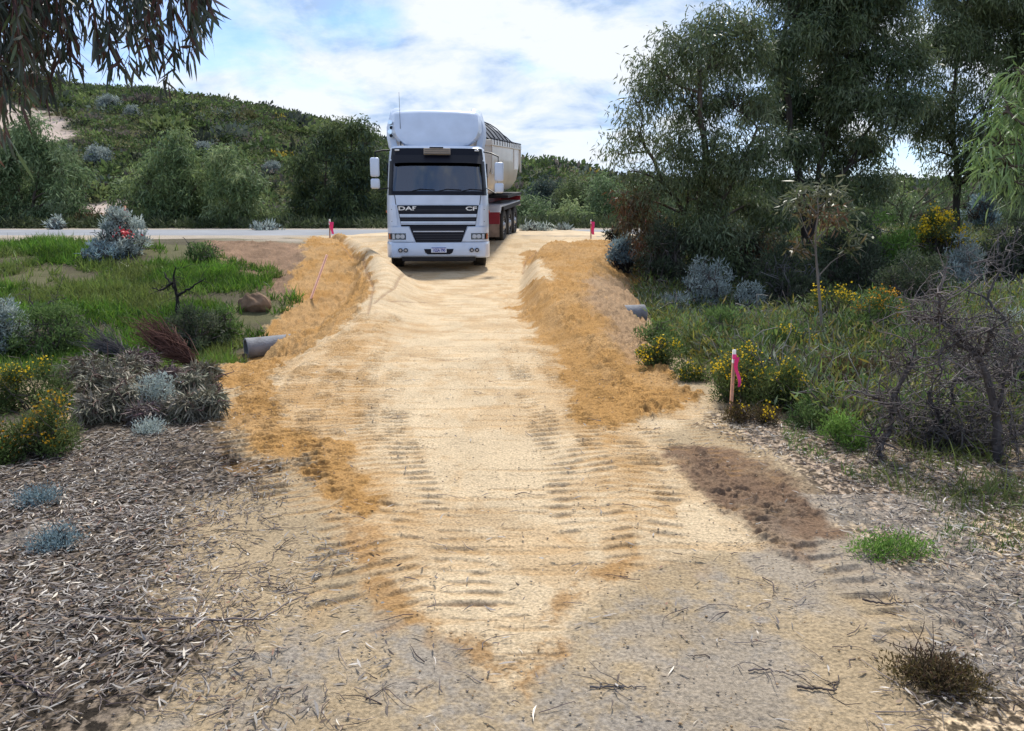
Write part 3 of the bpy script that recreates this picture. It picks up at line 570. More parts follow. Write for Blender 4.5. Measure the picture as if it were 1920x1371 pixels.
def shrub(name, label, cat, group, u, v, wpx, hpx, kind, seed, flowers=0, stemc=(.10, .085, .075), dens=1.0, stems=1.0, leaf=1.0, low=0.05, dx=0, tips=False, height_from=0.0, flow_c=(.80, .56, .03)):
    rng = np.random.default_rng(seed); p = gp(u, v); Y = p[1]; p = np.array([p[0], Y, Hs(p[0], Y) - .02])
    W, Hh = wpx * Y / F / 2, hpx * Y / F; root = empty(name, p); tag(root, label, cat, group)
    px = Y / 770.0; Ll = max(.035, 4.2 * px) * leaf; Lw = max(.008, 1.1 * px) * (leaf ** .5)
    cl = max(.09, .24 * min(W, Hh) ** .8); m = int(max(8, 2.6 * W * Hh / cl ** 2 * (.8)))
    d = nrm(rng.normal(size=(m, 3))); d[:, 2] = np.abs(d[:, 2]); rad = rng.random((m, 1)) ** .35
    C = p + d * rad * np.array([W, W * .8, Hh * .95]) + np.array([0, 0, low * Hh]); C[:, 2] = np.maximum(C[:, 2], p[2] + Hh * (low + height_from) + .02)
    C[:, :2] += rng.normal(size=(m, 2)) * W * .08
    sg = Geo(); ns = int(m * stems)
    for i in range(max(ns, 4)):
        q = C[i % m] + rng.normal(size=3) * cl * .4; a = p + rng.normal(size=3) * [W * .12, W * .12, 0]; pts = curve_pts(a, q, 6, rng, .12, .05)
        V, Fq = tube(pts, np.linspace(max(.006, .022 * Hh), max(.002, .35 * px), 6), 4); sg.add(V, Fq, np.array(stemc) * (.7 + .6 * rng.random()))
        if i < ns * .6:
            for _ in range(3):
                s = pts[rng.integers(2, 5)]; e = s + (nrm(rng.normal(size=3) + [0, 0, .4])) * cl * rng.uniform(1, 2.4); V, Fq = tube(curve_pts(s, e, 4, rng, .12), np.linspace(max(.003, .5 * px), max(.0015, .3 * px), 4), 3); sg.add(V, Fq, np.array(stemc) * (.8 + .7 * rng.random()))
    sg.build('stems', M_BARK, root)
    lg = Geo(); n = np.maximum(dens * 1.35 * (cl ** 2 * 3.14) / (Ll * Lw * .55) * (.5 + rng.random(m)), 6).astype(int)
    leafcloud(lg, C, cl, n, Ll, Lw, PAL[kind], rng, droop=-.55 if kind not in ('drygum',) else .9, spread=.6)
    lg.build('foliage', M_SOFT if kind not in ('drygum', 'dry') else M_DRY, root)
    if flowers:
        fg = Geo(); top = C[np.argsort(-C[:, 2] - rng.random(m) * Hh * .4 + .15 * (C[:, 1] - p[1]))][:max(3, int(m * flowers))]
        fc = top + rng.normal(size=top.shape) * cl * .25 + [0, -cl * .3, cl * .35]; nf = max(26, int(46 * cl / .15)); s = max(.02, 2.3 * px)
        idx = np.repeat(np.arange(len(fc)), nf); P_ = fc[idx] + rng.normal(size=(len(idx), 3)) * cl * .38; D = nrm(rng.normal(size=(len(idx), 3)) + [0, -.3, .4])
        V, Fq = kites(P_, D, s, s * .9, np.zeros((len(idx), 3)), rng); fg.add(V, Fq, np.array(flow_c) * (.6 + .6 * rng.random((len(idx), 1))) * np.array([1, 1, 1])); tag(fg.build('flowers', M_FLOWER, root), kind='stuff')
    return root
S = 100
def sh(*a, **k):
    global S; S += 1; return shrub(*a, S, **k)
GY, GS, GG, GD = 'yellow flowering shrubs', 'silver shrubs', 'green shrubs', 'dry shrubs'
DK = (.05, .042, .038)
# right bank
sh('silver_shrub', 'round blue-grey shrub on dark bare stems beside the far right sand heap', 'shrub', GS, 1172, 512, 66, 70, 'blue', stemc=DK, height_from=.35, dens=1.3)
sh('silver_shrub', 'tall pale silver shrub rising below the nearest tall gum trunk', 'shrub', GS, 1325, 590, 90, 115, 'silver', dens=.9)
sh('silver_shrub', 'low silver shrub just right of the half-buried drain pipe end', 'shrub', GS, 1268, 612, 80, 62, 'silver')
sh('silver_shrub', 'silver shrub with dark twigs, right of the tall pale one', 'shrub', GS, 1402, 602, 66, 70, 'silver', dens=.8, stemc=DK)
sh('yellow_shrub', 'yellow-flowered shrub at the edge of the sand fill below the drain pipe', 'shrub', GY, 1240, 690, 90, 58, 'yellow', flowers=.6)
sh('yellow_shrub', 'small yellow-topped tuft between the sand edge and the ribboned stake', 'shrub', GY, 1292, 715, 46, 40, 'yellow', flowers=.6)
sh('yellow_shrub', 'largest yellow-flowered shrub immediately behind the pink ribboned stake', 'shrub', GY, 1385, 755, 150, 115, 'yellow', flowers=.55)
sh('yellow_shrub', 'low brown-green shrub hugging the foot of the ribboned stake', 'shrub', GY, 1405, 790, 90, 34, 'heath', flowers=.15)
sh('yellow_shrub', 'sprawling shrub with sparse yellow flowers right of the ribboned stake', 'shrub', GY, 1470, 770, 120, 92, 'yellow', flowers=.25)
sh('green_shrub', 'fine-leaved green shrub filling behind the yellow-flowered one', 'shrub', GG, 1330, 665, 150, 88, 'green')
sh('green_shrub', 'green shrub at the sand edge under the drain pipe end', 'shrub', GG, 1235, 645, 90, 50, 'green')
sh('green_shrub', 'feathery green shrub left of the slender sapling stem', 'shrub', GG, 1450, 690, 150, 100, 'green', flowers=.1)
sh('heath_shrub', 'rust-brown heath mound in front of the slender sapling', 'shrub', GD, 1575, 745, 160, 82, 'heath', stemc=(.12, .06, .04))
sh('heath_shrub', 'purplish twiggy heath mound left of the dead branches', 'shrub', GD, 1650, 735, 110, 80, 'dry', stemc=(.12, .07, .06), dens=.5)
sh('green_shrub', 'green shrub with scattered orange flowers right of the sapling', 'shrub', GG, 1645, 650, 150, 110, 'green', flowers=.18, flow_c=(.6, .3, .03))
sh('green_shrub', 'olive shrub behind the sapling stem', 'shrub', GG, 1560, 630, 120, 90, 'yellow', flowers=.2)
sh('green_shrub', 'bright green shrub on the slope under the dark forked gum', 'shrub', GG, 1650, 520, 130, 120, 'lime', dens=.9)
sh('yellow_shrub', 'yellow-green wattle shrub high on the slope at the right', 'shrub', GY, 1760, 520, 110, 130, 'yellow', flowers=.35)
sh('silver_shrub', 'silver shrub with grey twigs beside the high wattle shrub', 'shrub', GS, 1795, 560, 90, 120, 'silver', dens=.7, stemc=(.2, .18, .17))
sh('silver_shrub', 'flat-topped pale silver shrub among the dead branches at the edge', 'shrub', GS, 1880, 640, 110, 60, 'silver')
sh('silver_shrub', 'bluish upright shrub against the slim gum trunk', 'shrub', GS, 1835, 450, 60, 100, 'blue')
sh('dark_shrub', 'dark shrub under the drooping gum, right of its trunk', 'shrub', GG, 1400, 540, 140, 120, 'dark')
sh('dark_shrub', 'dark leafy shrub between the gum trunk and the blue-grey shrub', 'shrub', GG, 1250, 545, 110, 130, 'dark')
sh('dark_shrub', 'reddish dark shrub at the foot of the drooping gum', 'shrub', GD, 1215, 510, 70, 90, 'heath')
sh('dark_shrub', 'shadowy grey-twigged shrub left of the sapling top', 'shrub', GD, 1480, 590, 150, 140, 'dark', stemc=(.16, .15, .15), stems=1.8)
sh('dark_shrub', 'dark broad shrub behind the sapling', 'shrub', GG, 1590, 560, 160, 150, 'dark')
sh('dark_shrub', 'dark shrub below the slim gum tree', 'shrub', GG, 1720, 600, 150, 130, 'dark', stemc=(.14, .12, .12), stems=1.5)
sh('dark_shrub', 'tall dark shrub at the right edge above the silver one', 'shrub', GG, 1890, 560, 130, 170, 'dark', stemc=(.16, .14, .14), stems=1.6)
sh('green_shrub', 'green shrub low on the slope between rust heath and dead branches', 'shrub', GG, 1700, 690, 120, 80, 'green')
sh('dry_shrub', 'grey leafless thicket behind the dead branches at the right edge', 'shrub', GD, 1850, 760, 190, 170, 'grey', dens=.12, stems=3.0, stemc=(.13, .115, .11))
sh('dry_shrub', 'fine grey twig thicket tangled under the dead branches', 'shrub', GD, 1790, 840, 220, 120, 'grey', dens=.06, stems=2.6, stemc=(.12, .105, .10))
sh('green_shrub', 'leafy sprout beside the leaf litter under the stake bushes', 'shrub', GG, 1530, 800, 100, 60, 'green')
sh('grass_tuft', 'bright green mossy tuft on the edge of the tracked sand', 'plant', None, 1675, 1040, 100, 24, 'lime', stems=.5, leaf=.6, dens=.7)
sh('prickly_shrub', 'small dark prickly shrub on the sandy ground at lower right', 'shrub', GD, 1745, 1285, 110, 50, 'heath', stemc=(.1, .07, .06), leaf=.5)
sh('green_shrub', 'fresh green clump at the foot of the dead branches', 'shrub', GG, 1590, 835, 110, 60, 'lime')
sh('dead_bush', 'blackened leafless bush at the road edge under the drooping gum', 'shrub', GD, 1158, 452, 44, 36, 'dark', stemc=(.02, .016, .016), dens=.5, stems=3)
# left side
sh('silver_shrub', 'round silver bush by the road with a red ribbon tied in it', 'shrub', GS, 228, 478, 84, 90, 'silver', dens=1.2)
sh('silver_shrub', 'flat grey-green bush at the foot of the round silver bush', 'shrub', GS, 190, 490, 80, 34, 'blue')
sh('silver_shrub', 'dark green spiky tussock on the bank left of the ribboned berm', 'shrub', GG, 378, 492, 60, 40, 'green')
sh('dark_shrub', 'dark green shrub around a burnt stem in the grassy hollow', 'shrub', GG, 372, 655, 110, 90, 'dark')
sh('green_shrub', 'grey-green shrub right of the burnt stem, beside the ditch', 'shrub', GG, 418, 640, 70, 70, 'green')
sh('silver_shrub', 'tall silver shrub cut by the left edge of the view', 'shrub', GS, 8, 660, 90, 110, 'silver', dens=.9)
sh('green_shrub', 'feathery green bush with dead forked twigs in the hollow', 'shrub', GG, 100, 665, 130, 110, 'green', dens=.8)
sh('yellow_shrub', 'big yellow-flowered shrub at the lower left edge', 'shrub', GY, 95, 850, 130, 120, 'yellow', flowers=.55, flow_c=(.6, .33, .02))
sh('yellow_shrub', 'yellow-topped shrub behind the big one at the left edge', 'shrub', GY, 70, 770, 150, 90, 'yellow', flowers=.4)
sh('yellow_shrub', 'deep orange-yellow flowered shrub cut by the left edge', 'shrub', GY, -20, 870, 120, 130, 'yellow', flowers=.5, flow_c=(.55, .27, .02))
sh('silver_shrub', 'upright silver sage growing through the heap of dry branches', 'shrub', GS, 290, 775, 70, 100, 'silver', dens=.8)
sh('grey_herb', 'small grey-green herb in the leaf litter, the nearer one', 'plant', 'grey herbs in the leaf litter', 108, 1025, 44, 26, 'blue', leaf=.5, dens=.5)
sh('grey_herb', 'small grey-green herb in the leaf litter, the farther one', 'plant', 'grey herbs in the leaf litter', 68, 945, 44, 26, 'blue', leaf=.5, dens=.5)
sh('silver_shrub', 'low silver herb at the foot of the dry branch heap', 'shrub', GS, 275, 812, 50, 20, 'silver', leaf=.7, dens=.5)
# silver shrubs beyond the road and up the hill
for (u, v, Y, wp, hp, lab) in [(108, 430, 35, 30, 26, 'small silver shrub at the far road edge below the broad green gum'), (500, 434, 35, 60, 18, 'low silver shrub at the far road edge before the yellow-green gum'), (1005, 434, 36, 60, 18, 'low silver shrub at the far road edge right of the tipper'), (1060, 434, 37, 40, 12, 'smallest silver shrub at the far road edge')]:
    q = at(u, v, Y); sh('silver_shrub', lab, 'shrub', GS, u, v + 2, wp, hp, 'silver')
def hillshrub(u, v, r, label, seed):
    p = hill_at(u, v + r * .7); rng = np.random.default_rng(seed); R = r * p[1] / F; root = empty('silver_shrub', p - [0, 0, .2]); tag(root, label, 'shrub', 'silver shrubs on the hillside')
    m = 60; d = nrm(rng.normal(size=(m, 3))); d[:, 2] = np.abs(d[:, 2]); C = p + d * R * rng.random((m, 1)) ** .4 * [1, .8, 1.15]
    sg = Geo()
    for q in C[:14]: V, Fq = tube(curve_pts(p, q, 4, rng), np.linspace(.08, .02, 4), 4); sg.add(V, Fq, [.12, .1, .1])
    sg.build('stems', M_BARK, root); lg = Geo(); leafcloud(lg, C, R * .28, 60, R * .16, R * .06, np.array(PAL['silver']) * .8, rng, droop=-.4); lg.build('foliage', M_SOFT, root)
for i, (u, v, r, lab) in enumerate([(186, 285, 24, 'tall silver-blue shrub on the hill beside the sandy track'), (184, 332, 20, 'lower silver-blue shrub on the hill under the tall one'), (205, 190, 20, 'silver shrub patch high on the hill, left clump'), (232, 200, 18, 'silver shrub patch high on the hill, middle clump'), (250, 208, 14, 'silver shrub patch high on the hill, right clump'), (382, 278, 20, 'silver shrub peeking over the yellow-green gum'), (512, 310, 18, 'silver shrub on the hill left of the darkest gum'), (155, 168, 14, 'silver shrub near the hilltop under the hanging leaves'), (410, 190, 10, 'rounded shrub on the crest of the hill')]):
    hillshrub(u, v, r, lab, 300 + i)

# ------------------------------------------------------------------ dead wood
def deadtree(name, label, group, paths, Y, seed, c=(.06, .05, .05), twigs=60, tw=.24, base_r=.045):
    rng = np.random.default_rng(seed); b = gp(*paths[0][0]); Yb = b[1]; b[2] = Hs(b[0], b[1]) - .03
    root = empty(name, b); tag(root, label, 'dead shrub', group); tg = Geo(); bg_ = Geo(); allp = []
    for i, pth in enumerate(paths):
        dy = 0 if i == 0 else rng.uniform(-.12, .12); P = []
        for j, (u, v) in enumerate(pth):
            P.append(b if (i == 0 and j == 0) else at(u, v, Yb + dy * j))
        r0, r1 = (base_r, base_r * .4) if i == 0 else (base_r * .5, base_r * .15)
        Q = interp_path(P, 5 * len(P)); Q[1:-1] += rng.normal(size=(len(Q) - 2, 3)) * .006; V, Fq = tube(Q, np.linspace(r0, r1, len(Q)), 7)
        (tg if i == 0 else bg_).add(V, Fq, np.array(c) * (.7 + .8 * rng.random((len(Fq), 1)))); allp.append(Q)
    tg.build('trunk', M_BARK, root, True); A = np.concatenate(allp[0:]); A = A[len(allp[0]) // 3:]
    for _ in range(twigs):
        s = A[rng.integers(0, len(A))]; d = nrm(rng.normal(size=3) + [0, -.1, .35]); e = s + d * tw * rng.uniform(.5, 1.5); q = curve_pts(s, e, 6, rng, .16); V, Fq = tube(q, np.linspace(.005, .0015, 6), 4); cc = np.array(c) * rng.uniform(.8, 2.6); bg_.add(V, Fq, cc)
        for _ in range(2):
            s2 = q[rng.integers(2, 5)]; V, Fq = tube(curve_pts(s2, s2 + nrm(rng.normal(size=3) + [0, 0, .2]) * tw * .5, 4, rng, .15), np.linspace(.003, .001, 4), 3); bg_.add(V, Fq, cc)
    bg_.build('branches', M_BARK, root)
DG = 'dead leafless shrubs'
deadtree('dead_shrub', 'largest dead grey shrub with forked trunk at the right edge', DG, [[(1872, 868), (1868, 780), (1855, 720), (1838, 670), (1800, 630), (1765, 600)], [(1838, 670), (1855, 640), (1862, 615)], [(1765, 600), (1760, 570), (1758, 540)], [(1765, 600), (1740, 595), (1705, 600)], [(1868, 780), (1890, 700), (1905, 640)], [(1838, 670), (1790, 640), (1760, 660), (1765, 700)], [(1872, 850), (1900, 820), (1935, 800)]], 4.7, 401, (.075, .065, .062), 260, .2, .032)
deadtree('dead_shrub', 'crooked dead shrub with curling stem at the edge of the litter', DG, [[(1648, 860), (1650, 835), (1672, 800), (1670, 760), (1680, 735), (1700, 700), (1722, 668)], [(1670, 760), (1640, 745), (1595, 732)], [(1680, 735), (1690, 785), (1710, 797), (1755, 790)], [(1650, 835), (1636, 820), (1634, 800)], [(1700, 700), (1712, 660), (1715, 640)]], 4.8, 402, (.08, .068, .063), 120, .18, .026)
deadtree('dead_shrub', 'fallen dark dead stem lying between the two dead shrubs', DG, [[(1850, 838), (1800, 815), (1770, 790), (1745, 760), (1740, 735)], [(1770, 790), (1785, 750), (1787, 715)], [(1800, 815), (1780, 860), (1830, 880), (1900, 900)], [(1760, 780), (1740, 830), (1705, 840)], [(1787, 715), (1830, 705), (1905, 712)]], 4.8, 403, (.075, .066, .066), 150, .22, .03)
deadtree('dead_shrub', 'burnt forked stem in the green hollow above the brush heap', DG, [[(332, 600), (333, 565), (330, 545)], [(330, 545), (312, 520), (308, 510)], [(332, 555), (358, 540), (385, 522)], [(330, 545), (325, 520), (330, 500)], [(325, 530), (300, 545), (285, 540)]], 12, 404, (.02, .018, .018), 26, .3, .05)
deadtree('dead_shrub', 'thin dead forked stem in front of the feathery green bush', DG, [[(68, 655), (66, 610), (72, 580)], [(72, 580), (95, 565), (125, 558)], [(66, 610), (40, 600), (30, 590)], [(68, 640), (110, 632), (165, 610)], [(70, 590), (55, 560), (58, 545)]], 9, 405, (.05, .042, .04), 26, .3, .03)
deadtree('dead_shrub', 'grey twisted stem high at the right edge above the silver shrub', DG, [[(1900, 690), (1885, 600), (1850, 560), (1880, 500), (1895, 470)], [(1885, 600), (1840, 590), (1790, 610)], [(1850, 560), (1800, 540), (1770, 560)], [(1880, 500), (1850, 490), (1820, 495)]], 8, 406, (.09, .08, .08), 50, .32, .022)
# slender sapling
def sapling():
    rng = np.random.default_rng(91); b = gp(1545, 657); Y = b[1]; b[2] = Hs(b[0], b[1]) - .02; root = empty('gum_sapling', b); tag(root, 'slender pale-stemmed gum sapling with pale and reddish leaves on top', 'sapling')
    tg = Geo(); P = interp_path([b] + [at(u, v, Y) for u, v in [(1540, 600), (1535, 540), (1530, 480), (1528, 440), (1535, 400), (1532, 370)]], 16); V, Fq = tube(P, np.linspace(.022, .006, 16), 6); tg.add(V, Fq, [.24, .20, .17]); tg.build('trunk', M_BARK, root, True)
    bg_ = Geo(); lg = Geo()
    for pts in ([(1533, 520), (1560, 490), (1595, 470)], [(1530, 470), (1510, 430), (1500, 400)], [(1530, 450), (1560, 420), (1590, 400)], [(1532, 400), (1500, 370), (1490, 355)], [(1534, 390), (1560, 370), (1575, 355)], [(1530, 480), (1500, 470), (1480, 465)]):
        V, Fq = tube(interp_path([at(u, v, Y) for u, v in pts], 8), np.linspace(.009, .003, 8), 5); bg_.add(V, Fq, [.2, .17, .15])
    PL = [(.17, .17, .11), (.11, .14, .06), (.14, .15, .08), (.08, .11, .045)]; RD = [(.15, .07, .035), (.12, .09, .04), (.09, .11, .05)]
    for (u, v, r, pl, n) in [(1500, 360, 26, PL, 90), (1540, 355, 28, PL, 100), (1570, 375, 24, PL, 80), (1490, 385, 22, PL, 60), (1520, 400, 26, RD, 90), (1560, 410, 24, RD, 80), (1500, 465, 20, RD, 60), (1590, 400, 20, PL, 50), (1590, 465, 16, RD, 40), (1610, 440, 18, PL, 40)]:
        c = at(u, v, Y + rng.normal() * .12); leafcloud(lg, [c], r * Y / F * 1.1, n, .11, .022, pl, rng, droop=.3, spread=.9, curved=True)
    bg_.build('branches', M_BARK, root); lg.build('crown', M_LEAF, root)
sapling()

# dry brush heaps, lower left
def heap(label, blobs, seed, pal, Lf, Wf, n, stemc, dirn):
    rng = np.random.default_rng(seed); b = gp(blobs[0][0], blobs[0][1] + blobs[0][2] * .6); root = empty('brush_heap', b); tag(root, label, 'brush heap', 'heaps of cut branches'); bg_ = Geo(); lg = Geo()
    for (u, v, r) in blobs:
        g0 = gp(u, v + r * .8); Y = g0[1]; R = r * Y / F; c = np.array([g0[0], Y + .1, Hs(g0[0], Y) + R * .75]); m = 22
        o = nrm(rng.normal(size=(m, 3))) * rng.random((m, 1)) ** .4 * R * [1.25, .9, .85]; C = c + o; C[:, 2] = np.maximum(C[:, 2], Hs(c[0], c[1]) + .03)
        for q in C:
            e = q + nrm(np.array(dirn) + rng.normal(size=3) * .6) * R * rng.uniform(.5, 1.6); V, Fq = tube(curve_pts(q, e, 5, rng, .15), np.linspace(.008, .002, 5), 4); bg_.add(V, Fq, np.array(stemc) * rng.uniform(.6, 1.4))
        if n: leafcloud(lg, C, R * .42, n, Lf, Wf, pal, rng, droop=.55, spread=.75, curved=True)
    bg_.build('branches', M_BARK, root)
    if lg.V: lg.build('leaves', M_DRY, root)
DG_ = PAL['drygum']
heap('heap of cut gum branches with dry grey-green leaves behind the yellow shrub', [(190, 720, 42), (235, 700, 30), (150, 700, 36), (220, 760, 38), (170, 770, 36)], 61, DG_, .085, .012, 95, (.12, .08, .07), (.4, -.2, .3))
heap('drooping bundle of dry gum leaves nearest the sand fill', [(355, 735, 36), (385, 765, 30), (335, 770, 30), (370, 700, 22)], 62, DG_, .09, .012, 110, (.16, .1, .09), (.3, -.2, -.2))
heap('purplish bark and leaf pile in the middle of the brush', [(250, 685, 28), (285, 745, 26), (260, 780, 24), (310, 710, 20)], 63, [(.15, .11, .11), (.12, .085, .08), (.2, .17, .15), (.09, .07, .06)], .08, .011, 80, (.13, .08, .09), (.4, 0, .2))
def uproot(label, a, b_, spread, n, seed, c):
    rng = np.random.default_rng(seed); p = gp(*a); root = empty('uprooted_bush', p); tag(root, label, 'dead shrub', 'uprooted dry bushes'); Y = p[1]; base_ = np.array([p[0], Y, Hs(p[0], Y) + .05]); e = at(b_[0], b_[1], Y + .1)
    tg = Geo(); V, Fq = tube(curve_pts(base_, e, 8, rng, .05), np.linspace(.02, .006, 8), 6); tg.add(V, Fq, [.12, .07, .055]); tg.build('trunk', M_BARK, root); bg_ = Geo(); ax = e - base_; l = np.linalg.norm(ax)
    for i in range(n):
        s = base_ + ax * rng.uniform(0, .6) + rng.normal(size=3) * .03; q = s + (ax / l + rng.normal(size=3) * spread) * l * rng.uniform(.3, .9); q[2] = max(q[2], Hs(q[0], q[1]) + .02); V, Fq = tube(curve_pts(s, q, 6, rng, .08), np.linspace(.006, .0022, 6), 3); bg_.add(V, Fq, np.array(c) * rng.uniform(.5, 1.6))
    bg_.build('branches', M_BARK, root)
uproot('reddish-brown uprooted bush with fine twigs beside the concrete pipe', (368, 692), (285, 625), .22, 420, 71, (.13, .065, .05))
uproot('grey tangled dry bush left of the reddish uprooted one', (245, 675), (180, 640), .3, 300, 72, (.11, .10, .105))

# ------------------------------------------------------------------ grass, litter, twigs
def scatter(n, x0, x1, y0, y1, rng, pw=1.0):
    y = y0 + (y1 - y0) * rng.random(n) ** pw; x = x0 + (x1 - x0) * rng.random(n); return x, y
def inside(x, y, pts, j=.25):
    return sdf(x + (fbm(x * 2, y * 2, 3) - .5) * j * 2, y + (fbm(x * 2 + 9, y * 2, 3) - .5) * j * 2, wpoly(pts)) < 0
def blades(name, X, Y, hgt, wid, pal, rng, lean=.35):
    n = len(X); P = np.stack([X, Y, H(X, Y) - .01], 1); D = nrm(rng.normal(size=(n, 3)) * lean + [0, 0, 1]); pal = np.array(pal); pt = fbm(X * 1.7, Y * 1.7, 3)[:, None]
    T = pal[rng.integers(0, len(pal), n)] * (.6 + .6 * rng.random((n, 1))) * (.3 + 1.35 * pt); q2 = ss(.46, .6, fbm(X * .7 + 60, Y * .7, 3))[:, None]; T = T * .8; T = T * (1 - q2 * .6) + np.array([.20, .22, .07]) * q2 * .6 * (.6 + .6 * rng.random((n, 1)))
    V, Fq = strips(P, D, hgt * (.5 + rng.random(n)) * (.55 + .9 * pt[:, 0]), wid, rng.normal(size=(n, 3)) * .22 + [0, 0, -.12], rng, 2, (1, .8, .1)); tag(mk(name, V, Fq, M_GRASS, tint=np.repeat(T, 2, 0)), kind='stuff')
def grass():
    rng = np.random.default_rng(8); pal = [(.11, .24, .03), (.14, .29, .035), (.08, .17, .025), (.20, .32, .05)]
    x, y = scatter(260000, -17, -2.5, 9, 23.5, rng)
    bankpoly = [(-300, 455), (0, 462), (130, 452), (200, 470), (300, 462), (340, 490), (420, 478), (470, 500), (520, 520), (500, 545), (540, 560), (545, 572), (495, 620), (470, 640), (430, 640), (400, 690), (300, 700), (-500, 700)]
    k = inside(x, y, bankpoly, .5) & (fbm(x * .9 + 3, y * .9, 4) > .36 + .16 * rng.random(len(x))); x, y = x[k], y[k]
    blades('bank_grass', x, y, .17, .011 + .0006 * y, pal, rng)
    # scattered grass on the right and along the litter
    x, y = scatter(120000, 1.5, 14, 3.0, 21, rng, 1.2); k = (x > xR(y) + .9) & (x > np.interp(y, [3, 4, 5.5, 7], [2.0, 2.3, 1.6, 1.4])) & (fbm(x * 1.1 + 33, y * 1.1, 3) > .5); x, y = x[k], y[k]
    blades('slope_grass', x, y, .15, .005 + .0009 * y, [(.12, .22, .04), (.15, .26, .05), (.08, .14, .035), (.22, .25, .10)], rng, .45)
    x, y = scatter(30000, 1.6, 4.2, 2.2, 6.4, rng); k = inside(x, y, [(1500, 800), (1920, 830), (2100, 900), (2100, 1250), (1880, 1180), (1760, 1060), (1700, 940), (1600, 900), (1480, 850)], .2) & (fbm(x * 2.2 + 3, y * 2.2, 3) > .5); x, y = x[k], y[k]
    blades('sprouting_grass', x, y, .06, .0045, [(.10, .22, .03), (.16, .28, .05), (.08, .15, .03)], rng, .5)
grass()
def undergrowth():
    rng = np.random.default_rng(18); n = 6500; x, y = scatter(n, 1.6, 16, 5.3, 25, rng, 1.1); k = (x > xR(y) + np.interp(y, [5, 7, 9], [1.5, 1.0, 1.0])) & (x < .75 * y + 2); x, y = x[k], y[k]; n = len(x)
    pal = [(.10, .17, .05), (.13, .20, .05), (.06, .10, .04), (.15, .12, .08), (.24, .27, .22), (.20, .27, .06), (.3, .24, .05)]; g = Geo()
    C = np.stack([x, y, H(x, y) + .12], 1); R = .10 + .013 * y + .20 * rng.random(n) ** 2
    for lo in range(0, n, 400):
        leafcloud(g, C[lo:lo + 400], R[lo:lo + 400], 80, .10, .018, pal, rng, droop=-.6)
    o = g.build('bank_undergrowth', M_SOFT); tag(o, kind='stuff')
    g = Geo(); i = 0
    while i < 2400:
        i += 1; y = 5.5 + 15 * rng.random() ** 1.3; x = rng.uniform(xR(y) + 1.1, .72 * y + 1.5)
        if x < xR(y) + 1.0: continue
        zz_ = Hs(x, y); s = np.array([x, y, zz_ + rng.uniform(0, .25)]); e = s + nrm(rng.normal(size=3) * [1, 1, .6] + [0, 0, .5]) * rng.uniform(.15, .55); V, Fq = tube(curve_pts(s, e, 5, rng, .18), np.linspace(.0025 + .0004 * y, .001 + .0003 * y, 5), 3); g.add(V, Fq, np.array([(.2, .18, .17), (.12, .10, .09), (.07, .05, .05), (.28, .26, .24)][rng.integers(0, 4)]))
    tag(g.build('twig_undergrowth', M_BARK), kind='stuff')
    x, y = scatter(1200, -20, -1, 36, 45, rng); x2, y2 = scatter(2600, -35, 35, 34.5, 44, rng); C = np.stack([x2, y2, .85 + .15 * rng.random(len(x2))], 1); g = Geo(); leafcloud(g, C, .34, 45, .26, .06, [(.05, .075, .03), (.07, .09, .035), (.04, .055, .03), (.08, .10, .06)], rng, droop=-.5); tag(g.build('verge_undergrowth', M_SOFT), kind='stuff')
undergrowth()
LITL = [(-900, 780), (0, 800), (300, 790), (430, 780), (500, 850), (600, 900), (620, 960), (640, 1080), (600, 1200), (760, 1260), (700, 1400), (-900, 1500)]
LITR = [(1300, 765), (1560, 790), (1920, 750), (2900, 760), (2900, 1500), (1750, 1400), (1640, 1290), (1720, 1180), (1640, 1060), (1580, 970), (1500, 890), (1420, 850), (1350, 810)]
